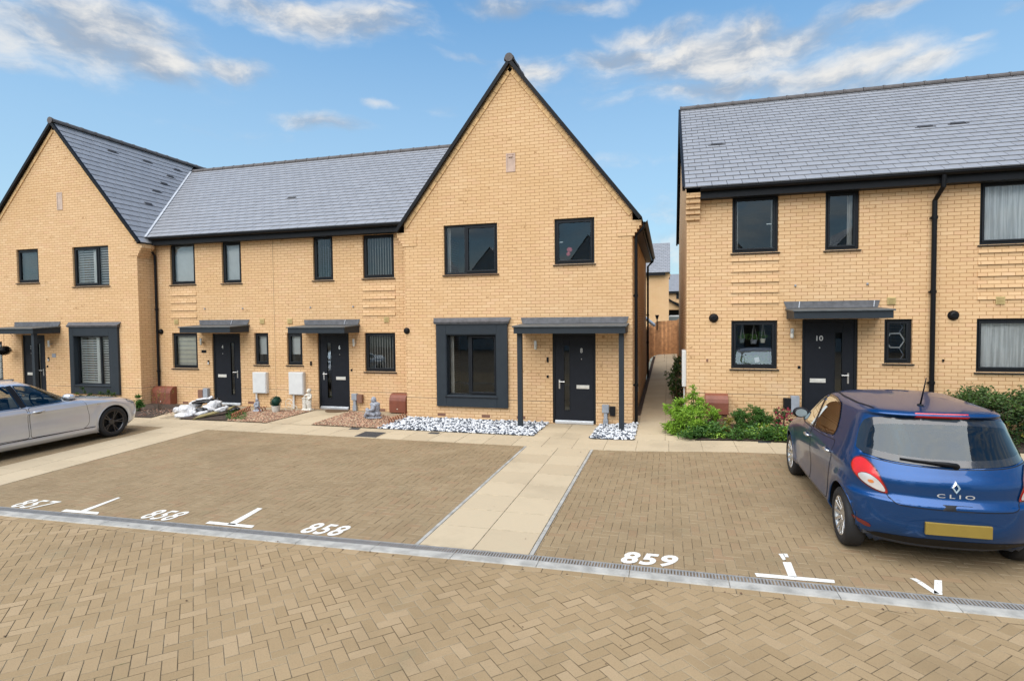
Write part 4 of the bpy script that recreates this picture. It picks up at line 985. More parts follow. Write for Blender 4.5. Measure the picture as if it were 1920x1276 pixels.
# left gable dimensions
Y2_, x2L, x2R, x2a, z2a, k2 = Y2, -21.85, -15.29, -18.40, 8.74, 4.88
def valley2(O, V, L):
    # keep the part of the right slope in front of the terrace roof: y where terrace roof height equals this slope
    def yv(z): return EY+(z-EZ)/slope
    v0 = 0.; z0 = O.z; 
    vR = (RZ-O.z)/V.z
    pts = [(0,0), (yv(O.z)-O.y if yv(O.z) > O.y+.6 else .6,0), (yv(RZ)-O.y, vR)]
    pts = [(0,0), (max(.45,yv(O.z)-O.y),0), (yv(RZ)-O.y, vR), (yv(RZ)-O.y+2.2, vR), (yv(RZ)-O.y+2.2, L), (0,L)]
    b0 = max(.45,yv(O.z)-O.y); k = (yv(RZ)-O.y-b0)/vR; return [(0,0),(b0,0),(b0+k*L,L),(0,L)]
sR2 = (z2a-k2)/(x2R+.2-x2a)
def troof(h, x0, x1, clipL):
    r = MB(); V = Vector((0,RY-EY,RZ-EZ)); L = V.length
    reg = [(0,0),(x1-x0,0),(x1-x0,L),(0,L)]
    if clipL:   # valley line: where gable slope meets this roof
        xv = lambda z: x2R+.2-(z-k2)/sR2
        reg = [(xv(EZ)-x0+.10,0),(x1-x0,0),(x1-x0,L),(xv(RZ)-x0+.10,L)]
    else:       # stop at the middle gable's slope
        sL8 = (8.62-4.74)/(-3.61+6.44+.2); xv = lambda z: -6.64+(z-4.74)/sL8
        reg = [(0,0),(min(x1,xv(EZ))-x0,0),(xv(RZ)-x0+.05,L),(0,L)]
    w_ = max(p[0] for p in reg)-min(p[0] for p in reg)
    u0 = min(0, min(p[0] for p in reg)); 
    reg2 = [(p[0]-u0,p[1]) for p in reg]
    if clipL: reg2 = [reg2[0],(reg2[1][0]+.4,0),(reg2[2][0]+.4,L),reg2[3]]; own = (-9, x1-x0-u0)
    else: reg2 = [(-.4,0),reg2[1],reg2[2],(-.4,L)]; own = (0, 99)
    slates(r, Vector((x0+u0,EY,EZ)), (1,0,0), V, w_+1.2, L, reg2, phase=(x0+u0)%.3, own=own)
    r.poly([Vector((x0+p[0],EY,EZ-.03))+V.normalized()*p[1] for p in reg], 1)
    r.poly([(x0+reg[-1][0],RY,RZ-.03),(x0+reg[-2][0],RY,RZ-.03),(x1,2*RY-EY,EZ),(x0,2*RY-EY,EZ)], 1)
    o = r.build('roof', [M['slate'],M['verge']], h); q = MB(); ridge(q, (x0+reg[-1][0]+(.1 if clipL else 0),RY,RZ-.03),(x0+reg[-2][0],RY,RZ-.03)); q.build('ridge', M['ridge'], o)
    if clipL:
        k = MB(); a = Vector((x0+reg[0][0]-.09,EY,EZ)); c = Vector((x0+reg[-1][0]-.09,RY,RZ)); n_ = 6
        for i in range(n_): p0 = a.lerp(c,i/n_); p1 = a.lerp(c,(i+1)/n_-.003); k.obox((p0+p1)/2+Vector((0,-.01,.02)), (p1-p0)/2, Vector((.075,0,.0)), Vector((0,-.004,.006)))
        k.build('valley', M['valley'], o)
    return o
troof(h4, xT0, xTm, True); troof(h6, xTm, xT1, False)
def onroof(u, v, P0, n):
    r = ray(u,v); n = Vector(n); return CAM + r*((Vector(P0)-CAM).dot(n)/r.dot(n))
nT = Vector((0,-slope,1)).normalized()
for (u,v) in ((547,372),): roofvent(h6, onroof(u,v,(0,EY,EZ),nT), (1,0,0), (0,1,slope))
downpipe(h4, [(x2R+.10,YW-.32,EZ-.08),(x2R+.10,YW-.30,EZ-.22),(x2R+.13,YW-.06,EZ-.52),(x2R+.13,YW-.06,.05)], .038, (2.9,1.0))
downpipe(h6, [(xT1-.20,YW-.30,EZ-.10),(xT1-.20,YW-.30,EZ-.2),(xT1+.0,YW-.40,EZ-.42)], .034)

# --- left gable ----------------------------------------------------------------------------------
W2 = {'s': px2(31.5,467,72.3,530,Y2), 'u': px2(136.5,461.5,204,536,Y2), 'bay': px2(142,629,209,722,Y2), 'door': px2(42.5,626,86,760,Y2)}
W2['door'] = (*W2['door'][:2], .01, 2.14); W2['far'] = px2(-26,640,5,715,Y2)
h2 = gable_house('brick_house', 'tall gabled brick house at the far left with white louvred shutters', Y2, x2L, x2R, x2a, z2a, k2, 9.6, list(W2.values()), M['brickA'], valley=valley2)
window(h2, W2['s'], Y2, inside='venetian'); window(h2, W2['u'], Y2, ((0,.68,True),(.68,1,False)), 'shutter'); window(h2, W2['bay'], Y2, ((0,.66,False),(.66,1,False)), 'shutter', sill=False, set_=.07); window(h2, W2['far'], Y2, inside='shutter')
s2 = px2(130.5,613,221.5,737,Y2-.07); s2 = (s2[0], s2[1], .30, s2[3])
surround(h2, s2, W2['bay'], Y2, 0); door(h2, W2['door'], Y2, '2', 'L')
c1 = onY(114,605,Y2).x
canopy(h2, c1-2.02, c1-.03, Y2, onY(80,611,Y2).z, .80, 0, 0, [(c1-.13,Y2-.70,0),(c1-1.9,Y2-.70,0)], (c1-2.0,c1))
wall_lamp(h2, 97, 645, Y2); doorbell(h2, 91.8, 673, Y2, True); nub(h2,'house_number_sign',101.5,666,Y2,.16,.12,'grey',.012); nub(h2,'outside_switch',89.5,686.5,Y2,.05,.06,'black')
p = onY(112,377,Y2); b = MB(); frame(b, p.x-.115,p.x+.115,p.z-.27,p.z+.27,Y2-.012,Y2+.01,.03); b.box(p.x-.085,p.x+.085,Y2-.003,Y2+.01,p.z-.24,p.z+.24); b.build('plaque', plain('plaque_pale', (.50,.38,.30), .8), h2)
V2 = Vector((x2a-x2R-.2,0,z2a-k2)); n2 = Vector((V2.z,0,-V2.x))
for (u,v) in ((210.5,284.5),(276,303.5),(332.5,319.5),(319.5,332),(307.5,345),(293.5,359),(278,383)): roofvent(h2, onroof(u,v,(x2R+.2,Y2,k2),n2), (0,1,0), V2)
# --- right pair ----------------------------------------------------------------------------------
xR0, xRm, xR1 = .40, onY(1750,560,YR).x, 9.3
RYr, EZr, EYr = 17.45, 5.25, YR-.33; RZr = 8.55
def pair(label, x0, x1, holes):
    h = thing('brick_house', label, 'house', ((x0+x1)/2, YR, .2)); OFF[h.name] = Vector(h.location); b = MB()
    facade(b, [(x0,-.2),(x1,-.2),(x1,5.12),(x0,5.12)], 5.12, holes, YR)
    yb = 2*RYr-YR; ez = 5.12; sl = (RZr-EZr)/(RYr-EYr); rz = RZr-.08
    for x in (x0, x1):
        b.poly([(x,YR,-.2),(x,yb,-.2),(x,yb,ez),(x,RYr,rz),(x,YR,ez)])
    b.quad((x0,yb,-.2),(x1,yb,-.2),(x1,yb,ez),(x0,yb,ez)); b.build('wall', M['brickB'], h)
    fl = MB(); fl.box(x0+.1,x1-.1,YR+.35,yb-.1,2.7,2.82); fl.box(x0+.1,x1-.1,YR+.35,yb-.1,5.15,5.2); fl.box(x0+.1,x1-.1,YR+.35,yb-.1,.2,.25); fl.box(x0+.1,x1-.1,YR+3.6,YR+3.7,.25,5.15); fl.build('interior_floors', M['room'], h)
    r = MB(); V = Vector((0,RYr-EYr,RZr-EZr)); L = V.length; xa = x0-(.06 if x0 < 1 else 0); 
    slates(r, (xa,EYr,EZr), (1,0,0), V, x1-xa+.6, L, [(0 if x0 < 1 else -.4,0),(x1-xa+(.4 if x0 < 1 else 0),0),(x1-xa+(.4 if x0 < 1 else 0),L),(0 if x0 < 1 else -.4,L)], phase=xa%.3, own=((-9,x1-xa) if x0 < 1 else (0,99))); r.poly([(xa,EYr,EZr-.03),(x1,EYr,EZr-.03),(x1,RYr,RZr-.03),(xa,RYr,RZr-.03)],1); r.poly([(xa,2*RYr-EYr,EZr),(x1,2*RYr-EYr,EZr),(x1,RYr,RZr),(xa,RYr,RZr)],1)
    if x0 < 1:
        T = V.normalized(); Nn = Vector((0,-T.z,T.y))
        r.obox(Vector((xa-.012,EYr,EZr))+V/2-Nn*.02, T*(L/2), Vector((.028,0,0)), Nn*.05, 1)
        V2_ = Vector((0,-(RYr-EYr),RZr-EZr)); T = V2_.normalized(); Nn = Vector((0,T.z,-T.y)); r.obox(Vector((xa-.012,2*RYr-EYr,EZr))+V2_/2-Nn*.02, T*(L/2), Vector((.028,0,0)), Nn*.05, 1)
    o = r.build('roof', [M['slate'],M['verge']], h); q = MB(); ridge(q, (xa,RYr,RZr+.0),(x1,RYr,RZr+.0), .105); q.build('ridge', M['ridge'], o)
    gutter(h, x0+(.27 if x0 < 1 else 0), x1, YR, EZr-.03)
    return h
W10 = [px2(1373,366,1459.5,473,YR), px2(1547.5,357,1611.5,468,YR), px2(1371,600.5,1457.5,691,YR), px2(1658,598,1710.5,681,YR)]
d0, d1 = onY(1503.5,690,YR).x, onY(1608,690,YR).x; W10.append((d0,d1,.27,2.43))
h10 = pair('brick house right of the alley with hanging pots in its kitchen window', xR0, xRm-.003, W10)
window(h10, W10[0], YR, inside='curtains', handle=(.82,.5)); window(h10, W10[1], YR, inside='sheer'); wk = window(h10, W10[2], YR, glass='glassclear'); w10s = window(h10, W10[3], YR, glass='glassclear')
door(h10, W10[4], YR, '10', 'L')
c0, c1_ = onY(1469,566,YR).x, onY(1662,566,YR).x; ff0, ff1 = onY(1469,563,YR).x, onY(1650,563,YR).x
canopy(h10, c0+.06, c1_-.12, YR, onY(1560,576,YR).z, .75, 0, 0, (), (ff0,ff1), (.16,.93))
wall_lamp(h10, 1483.5, 626, YR); nub(h10,'outside_switch',1498,688,YR,.05,.06,'black'); small_vent(h10, 1671, 564, YR); round_vent(h10, 1338, 596, YR, .085)
for (u,v) in ((1491,535),(1626,532)): nub(h10,'tie_bolt',u,v,YR,.035,.04,'grey',.03)
nub(h10,'outside_tap_plate',1326,675,YR,.035,.06,'cavity')
bands(h10, W10[0][0]-.02, W10[0][1]+.02, 2.7, 3.78, YR, M['brickB'])
kneeler(h10, xR0, -1, YR, EZr+.03, M['brickB'], w=.02, dep=.3)
b = MB()
for k in range(5): b.box(xR0-.02, xR0+.27, YR-.06-.05*k, YR+.002, EZr-.64+.11*k, EZr-.53+.11*k-.008)
b.build('kneeler', M['brickB'], h10)
W12 = [px2(1837.5,340,1838,459,YR), px2(1830.5,597,1831,697,YR)]
W12 = [(w_[0], w_[0]+1.25, w_[2], w_[3]) for w_ in W12]
h12 = pair('brick house at the right edge with lace net curtains above a dark hedge', xRm+.003, xR1, W12)
window(h12, W12[0], YR, inside='net'); window(h12, W12[1], YR, inside='net')
small_vent(h12, 1875, 563, YR); round_vent(h12, 1787, 591, YR, .085); nub(h12,'outside_tap_plate',1768,675.5,YR,.035,.05,'black')
bands(h12, W12[0][0]-.02, W12[0][1]+.02, 2.7, 3.85, YR, M['brickB'])
nR = Vector((0,-(RZr-EZr),RYr-EYr))
for (hh,u,v) in ((h10,1344,272),(h10,1734,238.5),(h12,1796,232.5)): roofvent(hh, onroof(u,v,(0,EYr,EZr),nR), (1,0,0), (0,RYr-EYr,RZr-EZr))
pt = onY(1757,345,YR-.3); pb = onY(1749,600,YR-.06)
downpipe(h12, [(pb.x+.05,YR-.30,EZr-.08),(pb.x+.05,YR-.29,EZr-.30),(pb.x,YR-.06,EZr-.52),(pb.x,YR-.06,.3)], .044, (4.4,2.95,1.15))
b = MB(); b.box(.40-.09,.40,YR+.08,YR+.62,.95,1.75); b.build('meter_door', M['white'], h10, bevel=.008); b = MB(); b.tube([(.36,YR+.2,.95),(.36,YR+.2,.2)], .02); b.build('conduit', M['white'], h10)
# things hung inside the kitchen window and on the small window
def pot(u, v, r, mt, lab):
    p = onY(u,v,YR+.30); b = MB(); b.lathe([(.001,-.05),(r*.75,-.05),(r,.04),(r*.9,.04),(.001,.02)], p, 14); o = b.build('plant_pot', mt); tag(o, lab, 'plant pot', 'pots hanging in the kitchen window')
    OFF[o.name] = Vector(o.location)
    s = MB(); z1 = W10[2][3]-.06
    for k in range(3): a = k*2.1; s.tube([(p.x+r*math.cos(a),p.y+r*math.sin(a),p.z+.04),(p.x,p.y,z1)], .003, 4)
    s.build('cord', M['white'], o)
    f = MB()
    for k in range(60):
        a = rnd.uniform(0,6.28); q = Vector((p.x+rnd.gauss(0,r*.8),p.y+rnd.gauss(0,.03),p.z+.06+abs(rnd.gauss(0,.05)))); d = Vector((math.cos(a),.3,math.sin(a)))*.035; f.quad(q,q+d+Vector((0,0,.01)),q+d*1.6,q+d-Vector((0,0,.012)))
    f.build('foliage', M['leafmid'], o)
pot(1391,638,.06,M['blindgrey'],'grey pot hanging leftmost in the kitchen window right of the alley')
pot(1413,640,.075,M['stonegrey'],'stone coloured pot hanging in the middle of the kitchen window')
pot(1430,638,.06,M['zebra'],'cream pot hanging nearest the door side of the kitchen window')
p = onY(1419,674,YR+.16); b = MB(); b.obox(p,(.045,0,.01),(0,.012,.0),(-.01,0,.05)); tag(b.build('card', M['white']), 'small white card standing on the kitchen window sill among plants', 'card')
b = MB()
for k in range(420):
    x = rnd.uniform(W10[2][0]+.06,W10[2][1]-.06); z = W10[2][2]+.05+abs(rnd.gauss(0,.10)); a = rnd.uniform(0,6.28); q = Vector((x,YR+.34+rnd.random()*.12,z)); d = Vector((math.cos(a),.2,math.sin(a)))*.05; b.quad(q,q+d+Vector((0,0,.014)),q+d*1.6,q+d-Vector((0,0,.014)))
tag(b.build('house_plant', M['leafmid']), 'leafy green house plants along the inside sill of the kitchen window', 'house plant')
b = MB(); ww = W10[3]; 
def hexa(c, r, t, mi=0):
    for k in range(6):
        a, e = k*pi/3, (k+1)*pi/3; b.bar((c[0]+r*math.cos(a),c[1],c[2]+r*math.sin(a)),(c[0]+r*math.cos(e),c[1],c[2]+r*math.sin(e)), t, .02, mi, up=(0,1,0))
cxh, czh = (ww[0]+ww[1])/2-.01, ww[2]+.46
hexa((cxh,YR+.14,czh),.165,.02); tag(b.build('hexagon_shelf', M['white']), 'white hexagon frame hanging in the narrow window beside the number 10 door', 'wall shelf')
b = MB(); hexa((cxh,YR+.20,czh+.26),.15,.016); hexa((cxh,YR+.20,czh-.29),.17,.018); tag(b.build('hexagon_shelf', M['stonegrey']), 'grey hexagon frames above and below the white one in the narrow window', 'wall shelf')
p = onY(1068,473,YT+.17); b = MB(); b.ell((p.x,p.y,p.z+.06),(.07,.03,.06),6); b.ell((p.x-.03,p.y,p.z-.04),(.05,.03,.05),6); tag(b.build('soft_toy', [M['pink']]), 'small pink toy on the sill of the upper right window of the middle gabled house', 'toy')

# --- behind the alley ----------------------------------------------------------------------------
def fence(x0, y0, x1, y1, hgt, label, posts=True):
    f = thing('wooden_fence', label, 'fence', ((x0+x1)/2,(y0+y1)/2,gz((x0+x1)/2,(y0+y1)/2)))
    a, c = Vector((x0,y0,0)), Vector((x1,y1,0)); L = (c-a).length; t = (c-a)/L; n = Vector((t.y,-t.x,0)); b = MB(); k = 0
    while k*.1 < L:
        p = a+t*(k*.1+.05); z = gz(p.x,p.y); b.obox(Vector((p.x,p.y,z+hgt/2))+n*(.006 if k%2 else -.006), t*.054, n*.008, Vector((0,0,hgt/2-rnd.random()*.006))); k += 1
    b.build('board_panel', M['wood'], f); d = MB(); m_ = max(1,int(L/1.8))
    for i in range(m_+1):
        p = a+t*(L*i/m_); z = gz(p.x,p.y); d.obox(Vector((p.x,p.y,z+hgt/2+.03))+n*-.05, t*.05, n*.05, Vector((0,0,hgt/2+.03)))
        if i in (0, m_) or True: pass
    d.build('post', M['wood'], f)
    return f
fence(-.93, 31, .55, 31, 1.78, 'orange brown close boarded fence closing the far end of the alley')
fence(-.80, 21.5, -.93, 31, 1.75, 'brown fence running along the left of the alley behind the middle house')
fence(.50, 22.0, .56, 31, 1.75, 'brown fence running along the right of the alley behind the right house')
def backhouse(label, x0, x1, Y, u_top, zE, zR, dep, mt='brickA'):
    h = thing('brick_house', label, 'house', ((x0+x1)/2,Y,0)); b = MB(); b.box(x0,x1,Y,Y+dep,-.3,zE); b.build('wall', M[mt], h)
    r = MB(); V = Vector((0,dep/2+.3,zR-zE)); slates(r, (x0-.1,Y-.3,zE), (1,0,0), V, x1-x0+.2, V.length); r.poly([(x0-.1,Y-.3,zE-.03),(x1+.1,Y-.3,zE-.03),(x1+.1,Y+dep/2,zR-.03),(x0-.1,Y+dep/2,zR-.03)],1); r.poly([(x0-.1,Y+dep+.3,zE-.03),(x1+.1,Y+dep+.3,zE-.03),(x1+.1,Y+dep/2,zR-.03),(x0-.1,Y+dep/2,zR-.03)],1)
    for x in (x0,x1): r.poly([(x,Y,zE),(x,Y+dep,zE),(x,Y+dep/2,zR-.05)],1)
    r.build('roof', [M['slate'],M['verge']], h); f = MB(); f.box(x0-.05,x1-.25,Y-.3,Y-.2,zE-.22,zE); f.build('fascia', M['fascia'], h)
    kneeler(h, x1, 1, Y, zE-.0, M[mt], w=.12, dep=.4); return h
YB = 44.; q0 = onY(1254,560,YB); qe = onY(1235,511,YB); qr = onY(1235,456,YB+3.5)
backhouse('distant buff brick house with steep slate roof seen above the alley fence', q0.x-9, q0.x, YB, 0, qe.z, qr.z, 7.)
YB2 = 60.; qe = onY(1265,546,YB2); qr = onY(1265,514,YB2+4); qx = onY(1256,546,YB2).x
hb2 = backhouse('farther low slate roofed house behind the white car beyond the fence', qx-6, qx+16, YB2, 0, qe.z, qr.z, 8.)
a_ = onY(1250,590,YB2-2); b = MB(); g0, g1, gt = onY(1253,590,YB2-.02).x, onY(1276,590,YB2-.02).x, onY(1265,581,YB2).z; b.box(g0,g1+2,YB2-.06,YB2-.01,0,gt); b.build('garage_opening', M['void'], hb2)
b = MB(); w0, w1 = onY(1268,552,YB2).x, onY(1276,552,YB2).x; z0_, z1_ = onY(1270,560,YB2).z, onY(1270,547,YB2).z; b.box(w0,w1+.8,YB2-.05,YB2-.01,z0_,z1_-.05); b.build('window', M['anth'], hb2)
pa, pc = onY(1254,552,YB2-2.5), onY(1277,571,YB2-2.5); b = MB(); b.prism([(pa.x-.6,YB2-2.6,pa.z),(pc.x+1.2,YB2-2.6,pc.z-.9),(pc.x+1.2,YB2-2.6,pc.z-1.1),(pa.x-.6,YB2-2.6,pa.z-.22)],(0,2.6,0)); b.build('porch_roof', M['verge'], hb2)
b = MB(); b.prism([(pa.x-.6,YB2-2.3,pa.z-.2),(pc.x+1.2,YB2-2.3,pc.z-1.1),(pc.x+1.2,YB2-2.3,gt),(pa.x-.6,YB2-2.3,gt)],(0,2.28,0)); b.build('garage_wall', M['brickA'], hb2)
# distant white car roof
pc_ = onY(1265,601,50.); zc = pc_.z
cb = thing('parked_car', 'white car whose roof just shows over the far alley fence', 'car', (pc_.x,51,0))
b = MB(); hw = .85; vs = []
prof = [(-1.0,.25),(-.98,.75),(-.85,.92),(-.62,1.35),(-.45,1.46),(.45,1.46),(.62,1.35),(.85,.92),(.98,.75),(1.0,.25)]
b.prism([(pc_.x+x*hw,49.6,z+zc-1.0) for x,z in prof],(0,4.2,0)); b.build('body', M['white'], cb, bevel=.06)
b = MB(); b.poly([(pc_.x+x*hw,49.58,z+zc-1.0) for x,z in ((-.70,.98),(-.52,1.34),(.52,1.34),(.70,.98))]); b.build('rear_window', M['blindgrey'], cb)
# lean-to roof and lamp behind the middle house
p = onY(1222,596,23.5); b = MB(); b.prism([(-.95,21.6,p.z+.12),(-.50,21.6,p.z-.25),(-.50,21.6,p.z-.33),(-.95,21.6,p.z+.03)],(0,3.0,0)); tag(b.build('lean_to_roof', M['valley']), 'grey lean-to roof edge showing above the fence beside the alley downpipe', 'roof')
p = onY(1232,594,30.8); b = MB(); b.lathe([(.03,-.12),(.05,-.1),(.09,.05),(.12,.1),(.001,.11)], p, 10); b.tube([(p.x,p.y+.1,p.z-.1),(p.x,p.y+.1,p.z-.7)],.03); tag(b.build('garden_lantern', M['black']), 'small dark lantern standing above the far alley fence', 'lantern')

# --- unseen houses added behind the viewer, for the panes and paintwork to mirror
def opposite(x0, x1, Y, label, za=8.5):
    h = thing('brick_house', label, 'house', ((x0+x1)/2,Y,0)); b = MB(); xm = (x0+x1)/2
    hs = [(x0+.8,x0+2.,3.5,4.7),(x1-1.9,x1-.9,3.5,4.7),(x0+.8,x0+2.3,.9,2.1),(x1-1.9,x1-.9,.05,2.1)]
    facade(b, [(x0,-.3),(x1,-.3),(x1,5.1),(xm,za),(x0,5.1)], 5.1, hs, Y, -.11)
    for x in (x0,x1): b.quad((x,Y,-.3),(x,Y-8.5,-.3),(x,Y-8.5,5.1),(x,Y,5.1))
    b.poly([(x0,Y-8.5,-.3),(x1,Y-8.5,-.3),(x1,Y-8.5,5.1),(xm,Y-8.5,za),(x0,Y-8.5,5.1)]); b.build('wall', M['plaster'], h)  # pale plaster, not brick, so the added house mirrors brighter
    for (a,c,z0,z1) in hs:
        w_ = MB(); frame(w_, a, c, z0, z1, Y-.09, Y-.03, .06); o = w_.build('window' if z0 > .5 else 'door', M['anth'], h); p_ = MB(); p_.quad((a,Y-.06,z0),(c,Y-.06,z0),(c,Y-.06,z1),(a,Y-.06,z1)); p_.build('pane', M['carframe'], o)
    r = MB()
    for xe in (x0-.25,x1+.25): r.poly([(xe,Y+.1,4.85),(xe,Y-8.6,4.85),(xm,Y-8.6,za+.05),(xm,Y+.1,za+.05)])
    r.build('roof', M['slate'], h)
for (xa, xb, side, za) in ((-24.,-18.2,'far left',8.6),(-17.,-11.2,'left',8.4),(-9.,-3.,'centre left',9.0),(1.5,7.3,'centre right',8.4),(9.5,15.5,'right',8.8)):
    opposite(xa, xb, -18., 'unseen gabled pale house added across the road for reflections, '+side+' of the row', za)
# ---------------------------------------------------------------- cars
def pchip(tab):
    xs = [t[0] for t in tab]; ys = [t[1] for t in tab]; n = len(xs)
    d = [(ys[i+1]-ys[i])/(xs[i+1]-xs[i]) for i in range(n-1)]; m = [d[0]]
    for i in range(1,n-1): m.append(0 if d[i-1]*d[i] <= 0 else 2*d[i-1]*d[i]/(d[i-1]+d[i]))
    m.append(d[-1])
    def f(x):
        if x <= xs[0]: return ys[0]
        if x >= xs[-1]: return ys[-1]
        k = max(i for i in range(n-1) if xs[i] <= x); h = xs[k+1]-xs[k]; t = (x-xs[k])/h
        return ys[k]*(1+2*t)*(1-t)**2+h*m[k]*t*(1-t)**2+ys[k+1]*t*t*(3-2*t)+h*m[k+1]*t*t*(t-1)
    return f
def chaikin(p, it=2):
    for _ in range(it):
        q = []
        for i in range(len(p)):
            a, b = Vector(p[i]), Vector(p[(i+1)%len(p)]); q += [tuple(a*.75+b*.25), tuple(a*.25+b*.75)]
        p = q
    return p
def fillet(p, r):
    out = []; n = len(p)
    for i in range(n):
        a, b, c = Vector(p[i-1]), Vector(p[i]), Vector(p[(i+1)%n]); d1, d2 = (a-b), (c-b); k1, k2 = min(r, d1.length*.42), min(r, d2.length*.42)
        s_, e = b+d1.normalized()*k1, b+d2.normalized()*k2
        for t in (0,.25,.5,.75,1): out.append(tuple(s_*(1-t)**2+b*2*t*(1-t)+e*t*t))
    return out
def inpoly(x, y, P_):
    c = False
    for i in range(len(P_)):
        (x1,y1),(x2,y2) = P_[i], P_[i-1]
        if (y1 > y) != (y2 > y) and x < (x2-x1)*(y-y1)/(y2-y1)+x1: c = not c
    return c
class Car:
    def __init__(s, root, yr, yf, hw, Lr, Lf, zs, wheels, Ra, paint, bow=.05, n=2.6, mod=None, zmap=None):
        s.zm = zmap or (lambda z: z)
        s.root = root; s.paint = paint
        yr, yf, hw, Lr, Lf = map(pchip, (yr,yf,hw,Lr,Lf)); s.hw = hw
        NE, NS = 16, 74; rings = []
        for z in zs:
            a, f, h = yr(z), yf(z), hw(z); lr, lf = min(Lr(z), .47*(f-a)), min(Lf(z), .47*(f-a)); half = []
            for i in range(NE+1):
                th = pi/2*(1-i/NE); half.append((h*math.cos(th)**(2/n) if i else 0, a+lr-lr*math.sin(th)**(2/n)))
            for i in range(1,NS): half.append((h, a+lr+(f-lf-a-lr)*i/NS))
            for i in range(NE+1):
                th = pi/2*i/NE; half.append((h*math.cos(th)**(2/n) if i < NE else 0, f-lf+lf*math.sin(th)**(2/n)))
            ym = (yr(.6)+yf(.6))/2; hl = (yf(.6)-yr(.6))/2; pts = []
            for (x,y) in half:
                k = 1-bow*((y-ym)/hl)**2
                x2 = x*k
                if mod and x > h*.6: x2 += mod(y,z)*sstep(h*.6,h*.95,x)
                pts.append((x2,y,s.zm(z)))
            rings.append(pts+[(-p[0],p[1],p[2]) for p in pts[-2:0:-1]])
        m = len(rings[0]); vs = [v for r_ in rings for v in r_]; fs = []
        for j in range(len(rings)-1):
            for k in range(m): fs.append((j*m+k, j*m+(k+1)%m, (j+1)*m+(k+1)%m, (j+1)*m+k))
        top = len(rings)-1; h_ = m//2     # close the roof crown by bridging left and right
        for k in range(h_):
            a = top*m; i0, i1 = k, k+1; j0, j1 = (m-k)%m, (m-k-1)%m
            f_ = [a+i0,a+i1,a+j1,a+j0]; f_ = list(dict.fromkeys(f_)); 
            if len(f_) >= 3: fs.append(tuple(f_))
        s.vs, s.fs, s.wheels, s.Ra = vs, fs, wheels, Ra
        s.bvh = BVHTree.FromPolygons([Vector(v) for v in vs], fs); s.holes = []
    def hit(s, a, b, d):
        if d != 'T': b = s.zm(b)
        if d == 'L': o, v = Vector((-4,a,b)), Vector((1,0,0))
        elif d == 'R': o, v = Vector((4,a,b)), Vector((-1,0,0))
        elif d == 'B': o, v = Vector((a,-4,b)), Vector((0,1,0))
        elif d == 'F': o, v = Vector((a,9,b)), Vector((0,-1,0))
        elif d == 'T': o, v = Vector((a,b,4)), Vector((0,0,-1))
        else:
            q = math.sqrt(.5); v = {'BL':Vector((q,q,0)),'BR':Vector((-q,q,0)),'FL':Vector((q,-q,0)),'FR':Vector((-q,-q,0))}[d]
            u = {'BL':Vector((q,-q,0)),'BR':Vector((q,q,0)),'FL':Vector((-q,-q,0)),'FR':Vector((-q,q,0))}[d]
            base = {'BL':Vector((0,0,0)),'BR':Vector((0,0,0)),'FL':Vector((0,s.L,0)),'FR':Vector((0,s.L,0))}[d]
            o = base+u*a+Vector((0,0,b))-v*4
        h, nrm, i, dist = s.bvh.ray_cast(o, v)
        if h is None:
            h, nrm, i, dist = s.bvh.find_nearest(o+v*(4 if d not in 'F' else 4)); 
        if nrm.dot(v) > 0: nrm = -nrm
        return h, nrm
    def patch(s, name, outline, d, off, mats, ring=0., parent=None, step=.035, hole=False, smooth_it=2, fil=0.):
        P_ = fillet(outline, fil) if fil else chaikin(outline, smooth_it) if smooth_it else list(outline)
        Q = []
        for i in range(len(P_)):
            a, b = Vector(P_[i]), Vector(P_[(i+1)%len(P_)]); k = max(1,int((b-a).length/step))
            for t in range(k): Q.append(tuple(a.lerp(b,t/k)))
        Q = ccw(Q); n = len(Q); pts = [Vector(q) for q in Q]; edges = [(i,(i+1)%n) for i in range(n)]; I = None
        if ring:
            I = inset(Q, ring); k0 = len(pts); pts += [Vector(q) for q in I]; edges += [(k0+i,k0+(i+1)%n) for i in range(n)]
        xs = [q[0] for q in Q]; ys = [q[1] for q in Q]; x = min(xs)
        while x < max(xs):
            y = min(ys)
            while y < max(ys):
                if inpoly(x,y,Q) and min((Vector((x,y))-p).length for p in pts[:2*n]) > step*.5: pts.append(Vector((x,y)))
                y += step
            x += step
        r_ = geometry.delaunay_2d_cdt(pts, edges, [], 1, 1e-5); b = MB(); vv = []
        for p in r_[0]:
            h, nm = s.hit(p.x, p.y, d); vv.append(h+nm*off)
        vis = {0:[],1:[]}
        for f in r_[2]:
            c = (r_[0][f[0]]+r_[0][f[1]]+r_[0][f[2]])/3
            vis[1 if (ring and not inpoly(c.x,c.y,I)) else 0].append(tuple(f))
        b.v = [tuple(v) for v in vv]
        for mi in (0,1):
            for f in vis[mi]: b.f.append(list(f)); b.m.append(mi); b.s.append(.5)
        if hole: s.holes.append(([(a_,s.zm(b_)) for a_,b_ in inset(Q, ring*.15 if ring else .012)], d))
        o = b.build(name, mats, parent or s.root, smooth=True, local=True)
        return o
    def strip(s, b, pl, d, w, off, n=10, mi=0):
        pts = []
        for i in range(len(pl)-1):
            for t in range(n): pts.append(Vector(pl[i]).lerp(Vector(pl[i+1]), t/n))
        pts.append(Vector(pl[-1])); H = [s.hit(p.x,p.y,d) for p in pts]; vs = []
        for i in range(len(H)):
            t = (H[min(i+1,len(H)-1)][0]-H[max(i-1,0)][0]).normalized(); sd = t.cross(H[i][1]).normalized(); c = H[i][0]+H[i][1]*off
            vs += [c-sd*w/2, c+sd*w/2]
        b.add(vs, [(2*i,2*i+1,2*i+3,2*i+2) for i in range(len(H)-1)], mi)
